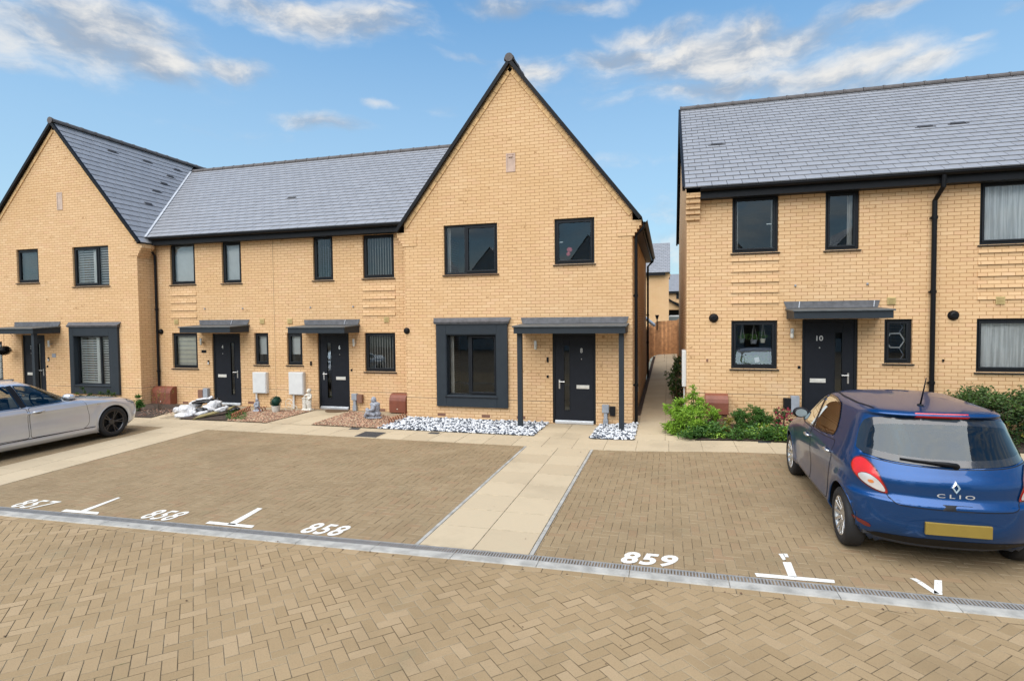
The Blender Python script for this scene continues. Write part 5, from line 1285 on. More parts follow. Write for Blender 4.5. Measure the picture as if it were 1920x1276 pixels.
    def body(s):
        bm = bmesh.new(); V = [bm.verts.new(v) for v in s.vs]
        for f in s.fs:
            try: bm.faces.new([V[i] for i in f])
            except ValueError: pass
        bm.verts.ensure_lookup_table(); kill = set()
        for (yw,zw) in s.wheels:
            ins = {v for v in bm.verts if abs(v.co.x) > .35 and (v.co.y-yw)**2+(v.co.z-zw)**2 < s.Ra**2}
            for f in bm.faces:
                if all(v in ins for v in f.verts): kill.add(f)
            for v in ins:
                dv = Vector((v.co.y-yw, v.co.z-zw)); dv = dv.normalized()*s.Ra; v.co.y, v.co.z = yw+dv.x, zw+dv.y
        key = {'L':lambda c:(c.y,c.z,c.x<0),'R':lambda c:(c.y,c.z,c.x>0),'B':lambda c:(c.x,c.z,c.y<1.2),'F':lambda c:(c.x,c.z,c.y>s.L*.5)}
        for (Q,d) in s.holes:
            for f in bm.faces:
                c = f.calc_center_median(); a,b_,ok = key[d](c)
                if ok and inpoly(a,b_,Q): kill.add(f)
        bmesh.ops.delete(bm, geom=list(kill), context='FACES'); bmesh.ops.recalc_face_normals(bm, faces=bm.faces)
        me = D.meshes.new('body'); bm.to_mesh(me); bm.free(); me.materials.append(s.paint); me.materials.append(M['carint'])
        me.polygons.foreach_set('use_smooth',[True]*len(me.polygons))
        o = D.objects.new('body', me); col.objects.link(o); o.parent = s.root; OFF[o.name] = Vector((0,0,0))
        so_ = o.modifiers.new('thickness','SOLIDIFY'); so_.thickness = .014; so_.offset = -1; so_.material_offset = 1; so_.material_offset_rim = 0; so_.use_rim = True
        # arch linings and lips
        for (yw,zw) in s.wheels:
            for sd in (-1,1):
                lin = MB(); lip = MB(); pts = []; N_ = 22
                for k in range(N_+1):
                    a = -R(18)+R(216)*k/N_; y, z = yw+s.Ra*math.cos(a), zw+s.Ra*math.sin(a); z = max(z,.19)
                    h, nm = s.hit(y, z, 'L' if sd < 0 else 'R'); pts.append(Vector((h.x,y,z)))
                lip.tube([p+Vector((-sd*.004,0,0)) for p in pts], .010, 6)
                vs = []
                for p in pts: vs += [p+Vector((-sd*.01,0,0)), Vector((sd*.42,p.y,p.z))]
                lin.add(vs, [(2*i,2*i+1,2*i+3,2*i+2) for i in range(N_)]); lin.poly([Vector((sd*.42,p.y,p.z)) for p in pts])
                lip.build('wheel_arch', s.paint, s.root, smooth=True, local=True); lin.build('arch_lining', M['cardark'], s.root, local=True)
        return o
def wheel(root, x, y, z, r, rr, wdt, side, spokes, mat, double=False):
    """side +1: outer face towards +x"""
    w = D.objects.new('wheel', None); col.objects.link(w); w.parent = root; w.location = (x,y,z); w.empty_display_size = .1; OFF[w.name] = Vector((0,0,0))
    b = MB(); h = wdt/2; s = side
    b.lathe([(rr,s*-h*.9),(rr+.01,-s*h),(r-.03,-s*h),(r-.006,-s*h*.8),(r,-s*h*.5),(r,s*h*.5),(r-.006,s*h*.8),(r-.03,s*h),(rr+.012,s*h*1.02),(rr-.004,s*h*.9)], (0,0,0), 48, 'x'); b.build('tyre', M['rubber'], w, smooth=True, local=True)
    q = MB(); q.lathe([(rr+.004,s*h*.92),(rr-.012,s*h*.93),(rr-.022,s*h*.80),(rr-.03,s*h*.2),(rr-.03,-s*h*.8)], (0,0,0), 48, 'x')
    q.lathe([(.001,s*h*.62),(.030,s*h*.62),(.060,s*h*.55),(.075,s*h*.42),(.075,0)], (0,0,0), 24, 'x')
    for k in range(spokes):
        for da in ((-.14,.14) if double else (0,)):
            a = 2*pi*k/spokes; a2 = a+da; ca, sa_ = math.cos(a+da*.35), math.sin(a+da*.35); p0 = Vector((s*h*.50, .05*ca, .05*sa_)); p1 = Vector((s*h*.84,(rr-.012)*math.cos(a2),(rr-.012)*math.sin(a2)))
            t = (p1-p0)/2; tn = Vector((0,-math.sin(a2),math.cos(a2))); q.obox((p0+p1)/2, t, tn*(.011 if double else .016), Vector((s*.010,0,0)))
    q.build('rim', mat, w, local=True, bevel=.003)
    d = MB(); d.lathe([(.001,s*h*.1),(rr-.04,s*h*.1),(rr-.04,s*h*.02)], (0,0,0), 32, 'x'); d.build('brake_disc', M['cardark'], w, local=True)
    return w
def seat(b, x, y, z, w=.24, back=-.16):
    b.obox((x,y+.22,z+.06),(w,0,0),(0,.25,0),(0,0,.07)); b.obox((x,y-.05,z+.36),(w*.95,0,0),(0,-.09,.30),(0,.06,.02)); b.obox((x,y-.16,z+.74),(w*.5,0,0),(0,-.02,.085),(0,.045,.01))
# ---- blue hatchback
cx, cy = 2.65, 6.20
zr_, zf_ = gz(1.9,6.7), gz(1.9,9.27)
cl = thing('parked_car', 'blue five door hatchback parked in the right hand bay with its rear towards the road', 'car', (cx,cy,0)); cl.location.z = .022+zr_-.63*math.sin((zf_-zr_)/2.575); cl.rotation_euler.x = math.atan((zf_-zr_)/2.575); cl.scale = (1,1,1.025); OFF[cl.name] = Vector((0,0,0))
def clmod(y, z):
    v = 0
    for yw in (.63,3.205):
        d = math.hypot(y-yw, z-.30); v += .020*math.exp(-((d-.38)/.075)**2)
    v += .010*math.exp(-((z-.88)/.035)**2)*sstep(.3,.8,y)*(1-sstep(2.9,3.5,y)) - .016*math.exp(-((z-.50)/.13)**2)*sstep(.9,1.3,y)*(1-sstep(2.5,2.9,y))
    v += .012*math.exp(-((z-.30)/.04)**2)
    return v
zsC = [.17,.19,.22,.25,.28,.31,.34,.37,.40,.43,.46,.49,.52,.55,.575,.60,.615,.63,.64,.65,.66,.67,.69,.71,.73,.75,.77,.79,.81,.825,.84,.85,.86,.87,.88,.89,.90,.91,.92,.93,.94,.95,.96,.98,1.0,1.03,1.06,1.09,1.12,1.15,1.18,1.21,1.24,1.27,1.30,1.33,1.355,1.375,1.39,1.40,1.41,1.42,1.43,1.44,1.45,1.458,1.465,1.47,1.475,1.48,1.484,1.487,1.49]
car = Car(cl,
 [(.17,.20),(.22,.13),(.28,.06),(.36,.02),(.45,.005),(.55,0),(.62,.0),(.645,.006),(.66,.045),(.68,.062),(.80,.068),(.845,.075),(.86,.088),(.93,.125),(.96,.14),(1.1,.225),(1.2,.29),(1.3,.36),(1.38,.425),(1.395,.42),(1.41,.375),(1.425,.37),(1.44,.40),(1.455,.55),(1.465,.72),(1.475,.95),(1.484,1.25),(1.49,1.55)],
 [(.17,3.85),(.22,3.92),(.3,3.99),(.5,4.03),(.65,4.01),(.75,3.93),(.82,3.74),(.86,3.55),(.90,3.34),(.93,3.20),(.96,3.03),(.98,2.94),(1.1,2.75),(1.2,2.58),(1.3,2.39),(1.4,2.13),(1.45,1.95),(1.475,1.82),(1.49,1.62)],
 [(.17,.74),(.22,.80),(.3,.845),(.45,.855),(.65,.858),(.80,.853),(.90,.842),(.95,.828),(1.0,.805),(1.1,.765),(1.2,.728),(1.3,.688),(1.38,.648),(1.42,.61),(1.44,.575),(1.455,.52),(1.465,.43),(1.475,.34),(1.484,.22),(1.49,.05)],
 [(.17,.55),(.6,.60),(.9,.62),(1.2,.52),(1.4,.34),(1.49,.3)], [(.17,.8),(.6,.85),(.9,1.3),(.98,.75),(1.2,.6),(1.49,.3)], zsC, [(.63,.30),(3.205,.30)], .345, M['blue'], .055, 2.6, clmod)
car.L = 4.03
seam = [M['blue'], M['cardark']]
for d in ('L','R'):
    fd = car.patch('door', [(1.90,.30),(2.60,.30),(2.78,.42),(2.87,.66),(2.90,.93),(2.40,.945),(1.90,.955)], d, .0025, seam, .008, fil=.05)
    rd = car.patch('door', [(1.12,.30),(1.885,.30),(1.885,.955),(1.40,.975),(.99,1.01),(.97,.86),(1.03,.68),(1.11,.50)], d, .0025, seam, .008, fil=.05)
    gl = [M['carglass'], M['carframe']]
    car.patch('side_window', [(1.925,.965),(2.40,.955),(2.80,.945),(2.88,.95),(2.62,1.14),(2.38,1.275),(2.15,1.355),(1.925,1.395)], d, .005, gl, .022, hole=True, fil=.045)
    car.patch('side_window', [(1.12,1.035),(1.50,.99),(1.875,.97),(1.875,1.40),(1.55,1.40),(1.30,1.365),(1.16,1.24),(1.09,1.10)], d, .005, gl, .022, hole=True, fil=.045)
    pb_ = MB()
    car.strip(pb_, [(1.90,.965),(1.90,1.39)], d, .05, .0055); pb_.build('door_pillar', M['cardark'], cl, local=True)
    for (dd, y, z) in ((fd,2.02,.845),(rd,1.10,.875)):
        hb = MB(); p, nm = car.hit(y, z, d); sx = -1 if d == 'L' else 1
        hb.tube([(p.x+sx*.004,y-.085,z-.004),(p.x+sx*.03,y-.06,z),(p.x+sx*.034,y+.04,z+.004),(p.x+sx*.004,y+.085,z+.004)], [.012,.017,.017,.012], 8); hb.build('handle', M['silverhandle'] if 'silverhandle' in M else M['rimsilver'], dd, smooth=True, local=True)
    mi = MB(); p, nm = car.hit(2.74,.97,d); sx = -1 if d == 'L' else 1
    mi.ell((p.x+sx*.13,2.72,1.0),(.105,.055,.075),10); mi.tube([(p.x-sx*.01,2.74,.965),(p.x+sx*.08,2.73,.975)], .03, 8); mo = mi.build('door_mirror', M['cardark'], cl, smooth=True, local=True)
    mg = MB(); mg.lathe([(.001,0),(.9,0)], (0,0,0), 20, 'y'); mg.v = [(p.x+sx*.13+v[0]*.085,2.664,1.0+v[2]*.06) for v in mg.v]; mg.build('mirror_glass', M['blindgrey'], mo, local=True)
    m_ = 'B'+d; fx = 1 if d == 'L' else -1
    S = lambda pl: [(s_*fx if d == 'L' else -s_, z) for s_, z in pl]
    lampo = S([(-.875,.915),(-.845,.970),(-.765,.992),(-.67,.955),(-.57,.865),(-.505,.765),(-.475,.685),(-.55,.690),(-.68,.730),(-.80,.800),(-.865,.860)])
    tl = car.patch('tail_light', lampo, m_, .012, [M['red'],M['redref']], .012, step=.025)
    car.patch('clear_lens', S([(-.775,.828),(-.70,.855),(-.61,.838),(-.535,.785),(-.492,.700),(-.56,.704),(-.67,.742),(-.75,.785)]), m_, .017, [M['clearlens'],M['redref']], .004, tl, step=.025)
    car.patch('indicator_bulb', S([(-.665,.795),(-.61,.80),(-.60,.77),(-.65,.765)]), m_, .0195, [M['amber']], 0, tl, step=.02)
    car.patch('reflector', S([(-.84,.385),(-.76,.365),(-.62,.325),(-.60,.36),(-.66,.385),(-.80,.405)]), m_, .006, [M['redref']], step=.02, smooth_it=1)
    car.patch('headlight', [( (s_*fx if d == 'L' else -s_), z) for s_, z in [(.30,.62),(.60,.66),(.80,.74),(.70,.82),(.45,.78),(.30,.70)]], 'F'+('L' if d == 'R' else 'R') if 0 else ('F'+d), .008, [M['clearlens'],M['cardark']], .01, step=.04)
rw = [(-.725,1.03),(-.70,1.13),(-.655,1.27),(-.61,1.345),(-.50,1.375),(-.2,1.392),(.2,1.392),(.50,1.375),(.61,1.345),(.655,1.27),(.70,1.13),(.725,1.03),(.56,1.00),(.30,.982),(0,.975),(-.30,.982),(-.56,1.00)]
car.patch('rear_window', rw, 'B', .006, [M['carglass'],M['carframe']], .06, hole=True, smooth_it=1, step=.04)
tg = car.patch('tailgate', [(-.735,1.005),(-.66,.90),(-.585,.76),(-.545,.66),(-.48,.612),(-.2,.607),(.2,.607),(.48,.612),(.545,.66),(.585,.76),(.66,.90),(.735,1.005),(.45,.98),(0,.962),(-.45,.98)], 'B', .0025, seam, .008, fil=.06)
car.patch('tailgate_recess', [(-.13,.607),(.13,.607),(.12,.652),(-.12,.652)], 'B', .005, [M['cardark']], 0, tg, smooth_it=0)
car.patch('brake_light', [(-.23,1.398),(.23,1.398),(.23,1.440),(-.23,1.440)], 'B', .005, [M['red']], 0, smooth_it=0, step=.02)
car.patch('rear_valance', [(-.66,.22),(.66,.22),(.70,.29),(.40,.315),(-.40,.315),(-.70,.29)], 'B', .003, [M['cardark']], 0, smooth_it=1, step=.05)
npb = car.patch('plate_recess', [(-.44,.345),(.44,.345),(.36,.52),(-.36,.52)], 'B', .004, [M['bluedk'] if 'bluedk' in M else M['blue']], 0, smooth_it=1, step=.05)
b = MB(); b.box(-.27,.27,-.018,.012,.375,.49); b.build('number_plate', M['plate'], cl, local=True, bevel=.004)
# badge and lettering
b = MB()
def bp(x, z, off=.008): h, nm = car.hit(x, z, 'B'); return h+nm*off
ro = [(0,.062),(.042,0),(0,-.062),(-.042,0)]; ri = [(0,.030),(.018,0),(0,-.030),(-.018,0)]; zc_ = .808
vs = [bp(x,zc_+z,.006) for x,z in ro]+[bp(x,zc_+z,.012) for x,z in ri]+[bp(x*.8,zc_+z*.8,.016) for x,z in ro]
b.add(vs, [(i,(i+1)%4,8+(i+1)%4,8+i) for i in range(4)]+[(8+i,8+(i+1)%4,4+(i+1)%4,4+i) for i in range(4)]); b.build('badge', M['chrome'], tg, local=True)
tv, tf = text_mesh('CLIO', 1., .012, spacing=1.5); b = MB(); b.add([bp(v.x*.155,.728+v.y*.0185,.007) for v in tv], tf); b.build('lettering', M['alu'], tg, local=True)
b = MB(); q = [bp(.03,.99,.02)]+[bp(-.02-.40*t,.995+.022*t,.028) for t in (.1,.4,.7,1.)]; b.tube(q, [.022,.020,.012,.009,.007], 8); b.lathe([(.001,-.02),(.03,-.02),(.03,.0)], bp(.03,.99,.0), 12, 'y'); b.build('rear_wiper', M['cardark'], cl, smooth=True, local=True)
h, nm = car.hit(-.06,.74,'T'); b = MB(); b.ell(h,(.03,.05,.018),8); b.tube([h+Vector((0,.0,.01)),h+Vector((.0,-.06,.15)),h+Vector((.0,-.12,.30))], [.009,.007,.005], 6); b.build('aerial', M['cardark'], cl, smooth=True, local=True)
for sx in (-1,1):
    b = MB(); pl = [(sx*.53,.62),(sx*.575,1.0),(sx*.585,1.5),(sx*.56,1.95)]; car.strip(b, pl, 'T', .02, .004, 8); b.build('roof_seam', M['cardark'], cl, local=True)
car.patch('windscreen', [(-.66,1.0),(.66,1.0),(.58,1.25),(.50,1.40),(-.50,1.40),(-.58,1.25)], 'F', .005, [M['carglass'],M['carframe']], .04, hole=True, smooth_it=1, step=.05)
car.patch('front_grille', [(-.5,.30),(.5,.30),(.42,.52),(-.42,.52)], 'F', .005, [M['cardark']], 0, smooth_it=1, step=.06)
b = MB(); car.strip(b, [(-.855,.93),(-.8,.96)], 'BL', .001, .001); 
car.body()
for (y) in (.63,3.205):
    for sd in (-1,1): wheel(cl, sd*.748, y, .28, .302, .205, .185, sd, 12, M['rimsilver'])
b = MB(); b.box(-.72,.72,.25,3.6,.24,.29); seat(b,-.36,1.75,.36); seat(b,.36,1.75,.36)
b.box(-.60,.60,.95,1.35,.40,.60); b.obox((0,.90,.82),(.60,0,0),(0,-.10,.24),(0,.06,.02))
for x in (-.35,0,.35): b.obox((x,.80,1.12),(.12,0,0),(0,-.02,.07),(0,.04,.0))
b.box(-.68,.68,.42,.80,.86,.88); b.obox((0,2.72,.80),(.68,0,0),(0,.14,.0),(0,-.02,.13)); b.build('interior', M['carint'], cl, local=True, bevel=.03)
b = MB(); t_ = []
for k in range(25): a = 2*pi*k/24; t_.append(Vector((.36+.18*math.cos(a),2.42-.05*math.sin(a),.90+.17*math.sin(a))))
b.tube(t_, .016, 6, cap=False); b.tube([(.36,2.42,.90),(.36,2.70,.84)], .05, 8); b.build('steering_wheel', M['carbeige'], cl, local=True, smooth=True)

# ---- silver saloon
sx0, sy0 = -12.60, 5.66
bw = thing('parked_car', 'silver saloon car parked nose in at the left edge with black alloy wheels', 'car', (0,0,0)); _a = R(.8); _pf = Vector((-11.70,9.49,0)); bw.rotation_euler.z = _a; bw.location = _pf - Matrix.Rotation(_a,3,'Z') @ Vector((.90,3.85,0)); OFF[bw.name] = Vector((0,0,0))
def bmod(y, z):
    v = 0
    for yw in (1.04,3.85):
        d = math.hypot(y-yw, z-.335); v += .022*math.exp(-((d-.42)/.07)**2)
    v += .020*math.exp(-((z-.80)/.022)**2)*sstep(.5,1.,y)*(1-sstep(3.7,4.2,y)) - .012*math.exp(-((z-.62)/.10)**2)*sstep(1.3,1.7,y)*(1-sstep(3.2,3.5,y)) + .022*math.exp(-((z-.25)/.05)**2)*sstep(1.2,1.5,y)*(1-sstep(3.3,3.55,y))
    return v
zsB = [.16,.18,.21,.24,.27,.30,.33,.36,.40,.44,.48,.52,.56,.60,.64,.67,.70,.72,.74,.76,.775,.79,.80,.81,.825,.84,.855,.87,.885,.90,.912,.925,.937,.95,.96,.97,.98,.99,1.0,1.01,1.02,1.03,1.04,1.05,1.06,1.07,1.08,1.10,1.12,1.15,1.18,1.21,1.24,1.27,1.30,1.325,1.345,1.36,1.375,1.388,1.40,1.41,1.418,1.424,1.43]
car = Car(bw,
 [(.16,.2),(.25,.08),(.4,.02),(.6,0),(.8,.03),(.92,.06),(1.0,.10),(1.03,.20),(1.045,.40),(1.06,.65),(1.08,.80),(1.15,.98),(1.25,1.22),(1.33,1.48),(1.38,1.70),(1.41,1.92),(1.424,2.15),(1.43,2.4)],
 [(.16,4.36),(.22,4.52),(.3,4.66),(.5,4.70),(.62,4.69),(.70,4.64),(.76,4.54),(.80,4.42),(.85,4.14),(.90,3.76),(.94,3.45),(.965,3.24),(.98,3.16),(1.05,3.00),(1.15,2.82),(1.25,2.62),(1.33,2.43),(1.38,2.28),(1.41,2.15),(1.424,2.05),(1.43,1.95)] if 0 else
 [(.16,4.36),(.22,4.52),(.3,4.66),(.5,4.70),(.62,4.69),(.70,4.64),(.76,4.54),(.80,4.42),(.85,4.14),(.90,3.76),(.94,3.45),(.965,3.24),(.98,3.16),(1.05,3.02),(1.15,2.86),(1.25,2.69),(1.33,2.54),(1.38,2.43),(1.41,2.36),(1.424,2.32),(1.43,2.5)],
 [(.16,.87),(.20,.888),(.3,.895),(.5,.905),(.7,.905),(.82,.895),(.90,.87),(.95,.84),(1.0,.805),(1.1,.755),(1.2,.70),(1.3,.64),(1.35,.60),(1.38,.56),(1.40,.50),(1.41,.45),(1.42,.36),(1.426,.25),(1.43,.06)],
 [(.16,.5),(.8,.5),(1.0,.6),(1.2,.5),(1.43,.3)], [(.16,.62),(.6,.58),(.8,.8),(.94,1.1),(1.0,.7),(1.2,.6),(1.43,.3)], zsB, [(1.04,.335),(3.85,.335)], .372, M['silver'], .05, 2.9, bmod, lambda z: z if z < .6 else .6+(z-.6)*.945)
car.L = 4.63
seam = [M['silver'], M['cardark']]; gl = [M['carglass2'], M['carframe']]
for d in ('L','R'):
    sx = -1 if d == 'L' else 1
    fd = car.patch('door', [(2.16,.315),(3.20,.30),(3.30,.40),(3.31,.58),(3.26,.78),(3.21,.94),(2.60,.925),(2.14,.912)], d, .0025, seam, .008, fil=.05)
    rd = car.patch('door', [(1.48,.33),(2.135,.315),(2.115,.912),(1.60,.92),(1.16,.955),(1.18,.83),(1.36,.66),(1.47,.5)], d, .0025, seam, .008, fil=.05)
    car.patch('side_window', [(2.13,.925),(2.65,.935),(3.02,.95),(3.17,.965),(2.97,1.08),(2.75,1.19),(2.50,1.295),(2.06,1.365)], d, .005, gl, .022, hole=True, fil=.045)
    car.patch('side_window', [(1.20,.975),(1.60,.935),(2.03,.925),(1.95,1.365),(1.78,1.35),(1.55,1.285),(1.36,1.18)], d, .005, gl, .022, hole=True, fil=.045)
    b = MB(); car.strip(b, [(2.08,.925),(2.00,1.36)], d, .10, .0055); b.build('door_pillar', M['cardark'], bw, local=True)
    for (dd,y,z) in ((fd,2.30,.80),(rd,1.30,.82)):
        hb = MB(); p, nm = car.hit(y,z,d); hb.tube([(p.x+sx*.003,y-.11,z),(p.x+sx*.028,y-.08,z+.004),(p.x+sx*.03,y+.08,z+.008),(p.x+sx*.003,y+.11,z+.006)], [.012,.017,.017,.012], 8); hb.build('handle', M['silver'], dd, smooth=True, local=True)
        e = MB(); e.ell((p.x+sx*.002,y,z-.012),(.006,.07,.022),8); e.build('handle_cup', M['carframe'], dd, smooth=True, local=True)
    p, nm = car.hit(3.04,.98,d); mi = MB(); mi.ell((p.x+sx*.15,3.03,.985),(.115,.085,.062),12); mi.ell((p.x+sx*.15,3.0,.99),(.105,.07,.058),10); mo = mi.build('door_mirror', M['silver'], bw, smooth=True, local=True)
    mi = MB(); mi.tube([(p.x-sx*.02,3.04,.925),(p.x+sx*.07,3.03,.94),(p.x+sx*.14,3.02,.945)], [.035,.03,.03], 8); mi.build('mirror_foot', M['cardark'], mo, smooth=True, local=True)
    b = MB(); car.strip(b, [(1.48,.305),(3.42,.305)], d, .016, .002); b.build('sill_line', M['cardark'], bw, local=True)
    b = MB(); p, nm = car.hit(3.50,.78,d); car.strip(b, [(3.47,.785),(3.55,.787)], d, .018, .004, 3); b.build('wing_badge', M['chrome'], bw, local=True)
    car.patch('headlight', [((-1 if d == 'L' else 1)*-s_ if 0 else (s_ if d == 'L' else -s_), z) for s_, z in [(.45,.66),(.62,.655),(.78,.70),(.86,.755),(.78,.785),(.60,.76),(.45,.72)]], 'F'+d, .006, [M['clearlens'],M['cardark']], .01, step=.04)
    b = MB(); car.strip(b, [(3.30,.90),(3.9,.84),(4.35,.775)], d, .006, .002); b.build('bonnet_seam', M['cardark'], bw, local=True)
    car.patch('tail_light', [((-s_ if d == 'L' else s_), z) for s_, z in [(.45,.72),(.85,.76),(.88,.88),(.70,.93),(.45,.90)]], 'B'+d, .006, [M['red']], 0, step=.05)
car.patch('windscreen', [(-.70,1.0),(.70,1.0),(.60,1.20),(.50,1.36),(-.50,1.36),(-.60,1.20)], 'F', .005, gl, .04, hole=True, smooth_it=1, step=.06)
car.patch('rear_window', [(-.62,1.09),(.62,1.09),(.54,1.25),(.46,1.37),(-.46,1.37),(-.54,1.25)], 'B', .005, gl, .04, smooth_it=1, step=.06)
for x in (-1,1): car.patch('front_grille', [(x*.02,.56),(x*.34,.56),(x*.36,.68),(x*.05,.70)], 'F', .006, [M['cardark'],M['chrome']], .012, smooth_it=1, step=.05)
car.patch('air_intake', [(-.6,.24),(.6,.24),(.52,.42),(-.52,.42)], 'F', .005, [M['cardark']], 0, smooth_it=1, step=.06)
car.body()
for y in (1.04,3.85):
    for sd in (-1,1): wheel(bw, sd*.785, y, .335, .335, .245, .22, sd, 5, M['rimdark'], True)
b = MB(); b.box(-.78,.78,.4,4.0,.24,.29); seat(b,-.38,2.05,.34,.25); seat(b,.38,2.05,.34,.25); b.box(-.66,.66,1.2,1.65,.36,.58); b.obox((0,1.12,.80),(.64,0,0),(0,-.10,.24),(0,.06,.02)); b.obox((0,3.02,.82),(.72,0,0),(0,.16,.0),(0,-.02,.13)); b.build('interior', M['carbeige'], bw, local=True, bevel=.03)
b = MB(); t_ = []
for k in range(25): a = 2*pi*k/24; t_.append(Vector((.38+.185*math.cos(a),2.66-.06*math.sin(a),.95+.17*math.sin(a))))
b.tube(t_, .016, 6, cap=False); b.tube([(.38,2.66,.95),(.38,2.95,.88)], .05, 8); b.tube([(.2,2.66,.95),(.56,2.66,.95)],.02,6); b.build('steering_wheel', M['cardark'], bw, local=True, smooth=True)
# ---------------------------------------------------------------- service boxes, ornaments, sacks
def gasbox(u0, u1, v0, v1, Y, label):
    x0,x1,z0,z1 = px2(u0,v0,u1,v1,Y-.12); h = thing('gas_meter_box', label, 'meter box', ((x0+x1)/2,Y-.13,z0), group=None)
    b = MB(); prof = [(Y-.002,z0),(Y-.002,z1),(Y-.10,z1),(Y-.17,z1-.03),(Y-.235,z1-.10),(Y-.255,z1-.18),(Y-.255,z0+.0),(Y-.06,z0+.0)]
    b.prism([(x0,y,z) for y,z in prof],(x1-x0,0,0)); o = b.build('lid', M['gas'], h, bevel=.008)
    c = MB(); c.box(x0+.02,x1-.02,Y-.20,Y-.002,max(gz((x0+x1)/2,Y),0)-.05,z0-.002); c.build('base', M['cavity'], h)
    k = MB(); k.lathe([(.001,-.012),(.014,-.012),(.014,0)], ((x0+x1)/2,Y-.255,z0+.10), 10, 'y'); k.build('lock', M['zebra'], h)
gasbox(290.5,326,724,757,YW,'rust brown gas meter box by the soil bed and corner downpipe at the left')
gasbox(734,764.5,737.5,772,YW,'rust brown gas meter box tucked in the corner beside the middle gabled house')
gasbox(1322,1365,738,775,YR,'rust brown gas meter box above the bright green bush right of the alley')
def meterbox(u0,u1,v0,v1,label,cu):
    x0,x1,z0,z1 = px2(u0,v0,u1,v1,YW-.1); h = thing('electricity_meter_box', label, 'meter box', ((x0+x1)/2,YW-.07,z0))
    b = MB(); b.box(x0,x1,YW-.11,YW-.002,z0,z1); b.build('case', M['white'], h, bevel=.008)
    d = MB(); d.box(x0+.02,x1-.02,YW-.125,YW-.112,z0+.02,z1-.02); d.build('door', M['white'], h, bevel=.004)
    p = onY(cu,750,YW-.06); c = MB(); c.tube([(p.x,YW-.05,z0-.002),(p.x,YW-.05,0)], .028, 10); c.build('conduit', M['white'], h)
meterbox(474,499.5,697.5,737,'white meter box on the wall right of the door behind the sacks',481)
meterbox(541.5,569,697.5,740,'white meter box on the wall above the white cherub statue',550.5)
def riser(u0,u1,v0,v1,Y,label,mat='grey',neck=True):
    x0,x1,z0,z1 = px2(u0,v0,u1,v1,Y); z0 = gz((x0+x1)/2,Y) if neck else z0; h = (z1-z0); b = MB(); xm = (x0+x1)/2; w_ = (x1-x0)/2
    if neck: b.box(xm-w_,xm+w_,Y-.10,Y-.002,z1-h*.38,z1); b.box(xm-w_*.5,xm+w_*.5,Y-.08,Y-.002,z0+.0,z1-h*.38); b.box(xm-w_*.7,xm+w_*.7,Y-.09,Y-.002,z0,z0+h*.3)
    else: b.box(x0,x1,Y-.11,Y-.002,z0,z1)
    o = b.build('cable_riser' if neck else 'socket_box', M[mat], None, bevel=.008); tag(o, label, 'service box')
riser(1129.5,1142.5,757.5,795,YT,'grey cable duct on the wall right of the number 8 door','grey')
riser(1144,1154,761,778,YT,'small dark box on the wall behind the right porch post','cardark',False)
riser(662.5,672,737,774,YW,'grey cable duct on the wall beside the sitting statue','grey')
riser(672.5,682,739,754,YW,'dark brown box on the wall above the grey sitting statue','cavity',False)
riser(376,385,730,745,YW,'dark brown box on the wall above the heap of sacks','cavity',False)
riser(385.5,394,727,748,YW,'grey box beside the dark frame of the door behind the sacks','grey',False)
riser(1468,1481,745,764,YR,'dark box on the wall above the red flowering plant','cardark',False)
riser(1481.5,1497,741,772,YR,'grey duct box left of the number 10 door','grey',False)
def blob(name, parts, mat, label, cat, voxel=.018, extra=None, base=None):
    b = MB()
    for q in parts:
        if q[0] == 'e': b.ell(q[1], q[2], 8, rot=(Matrix.Rotation(q[3],3,q[4]) if len(q) > 3 else None))
        elif q[0] == 't': b.tube(q[1], q[2], 8)
        elif q[0] == 'b': b.box(*q[1])
    o = b.build(name, mat, None, smooth=True, fixn=True); tag(o, label, cat)
    m = o.modifiers.new('remesh','REMESH'); m.mode = 'VOXEL'; m.voxel_size = voxel; m.use_smooth_shade = True
    s = o.modifiers.new('smooth','SMOOTH'); s.iterations = 2; s.factor = .5
    return o
# sitting monk figure, turned to the left
g = onG(694,787.5); X0,Y0 = g.x,g.y+.16
P = lambda x,y,z: (X0+x,Y0+y,z+.02)
blob('garden_statue', [('e',P(0,0,.03),(.25,.17,.035)),('e',P(.03,0,.12),(.19,.14,.09)),('e',P(.06,.0,.26),(.125,.115,.16)),('e',P(.055,0,.36),(.14,.10,.07)),('e',P(.03,-.02,.475),(.072,.070,.085)),('e',P(-.03,-.03,.47),(.018,.018,.015)),
  ('t',[P(.10,-.10,.36),P(.08,-.15,.24),P(-.06,-.16,.22),P(-.12,-.10,.25)],[.050,.045,.038,.032]),('t',[P(.06,.10,.36),P(.0,.14,.25),P(-.10,.06,.25)],[.048,.042,.034]),
  ('t',[P(.10,-.08,.10),P(-.10,-.14,.17),P(-.17,-.10,.06)],[.075,.065,.05]),('t',[P(.10,.08,.10),P(-.10,.10,.18),P(-.18,.02,.07)],[.075,.065,.05]),('e',P(-.14,-.05,.23),(.05,.05,.045))],
  M['stonegrey'], 'grey stone sitting monk statue on the red gravel beside the second door', 'statue', .014)
g = onG(574,770.5); X0,Y0 = g.x,g.y+.08; k_ = 1.02
P = lambda x,y,z: (X0+x*k_,Y0+y*k_,z*k_+.01)
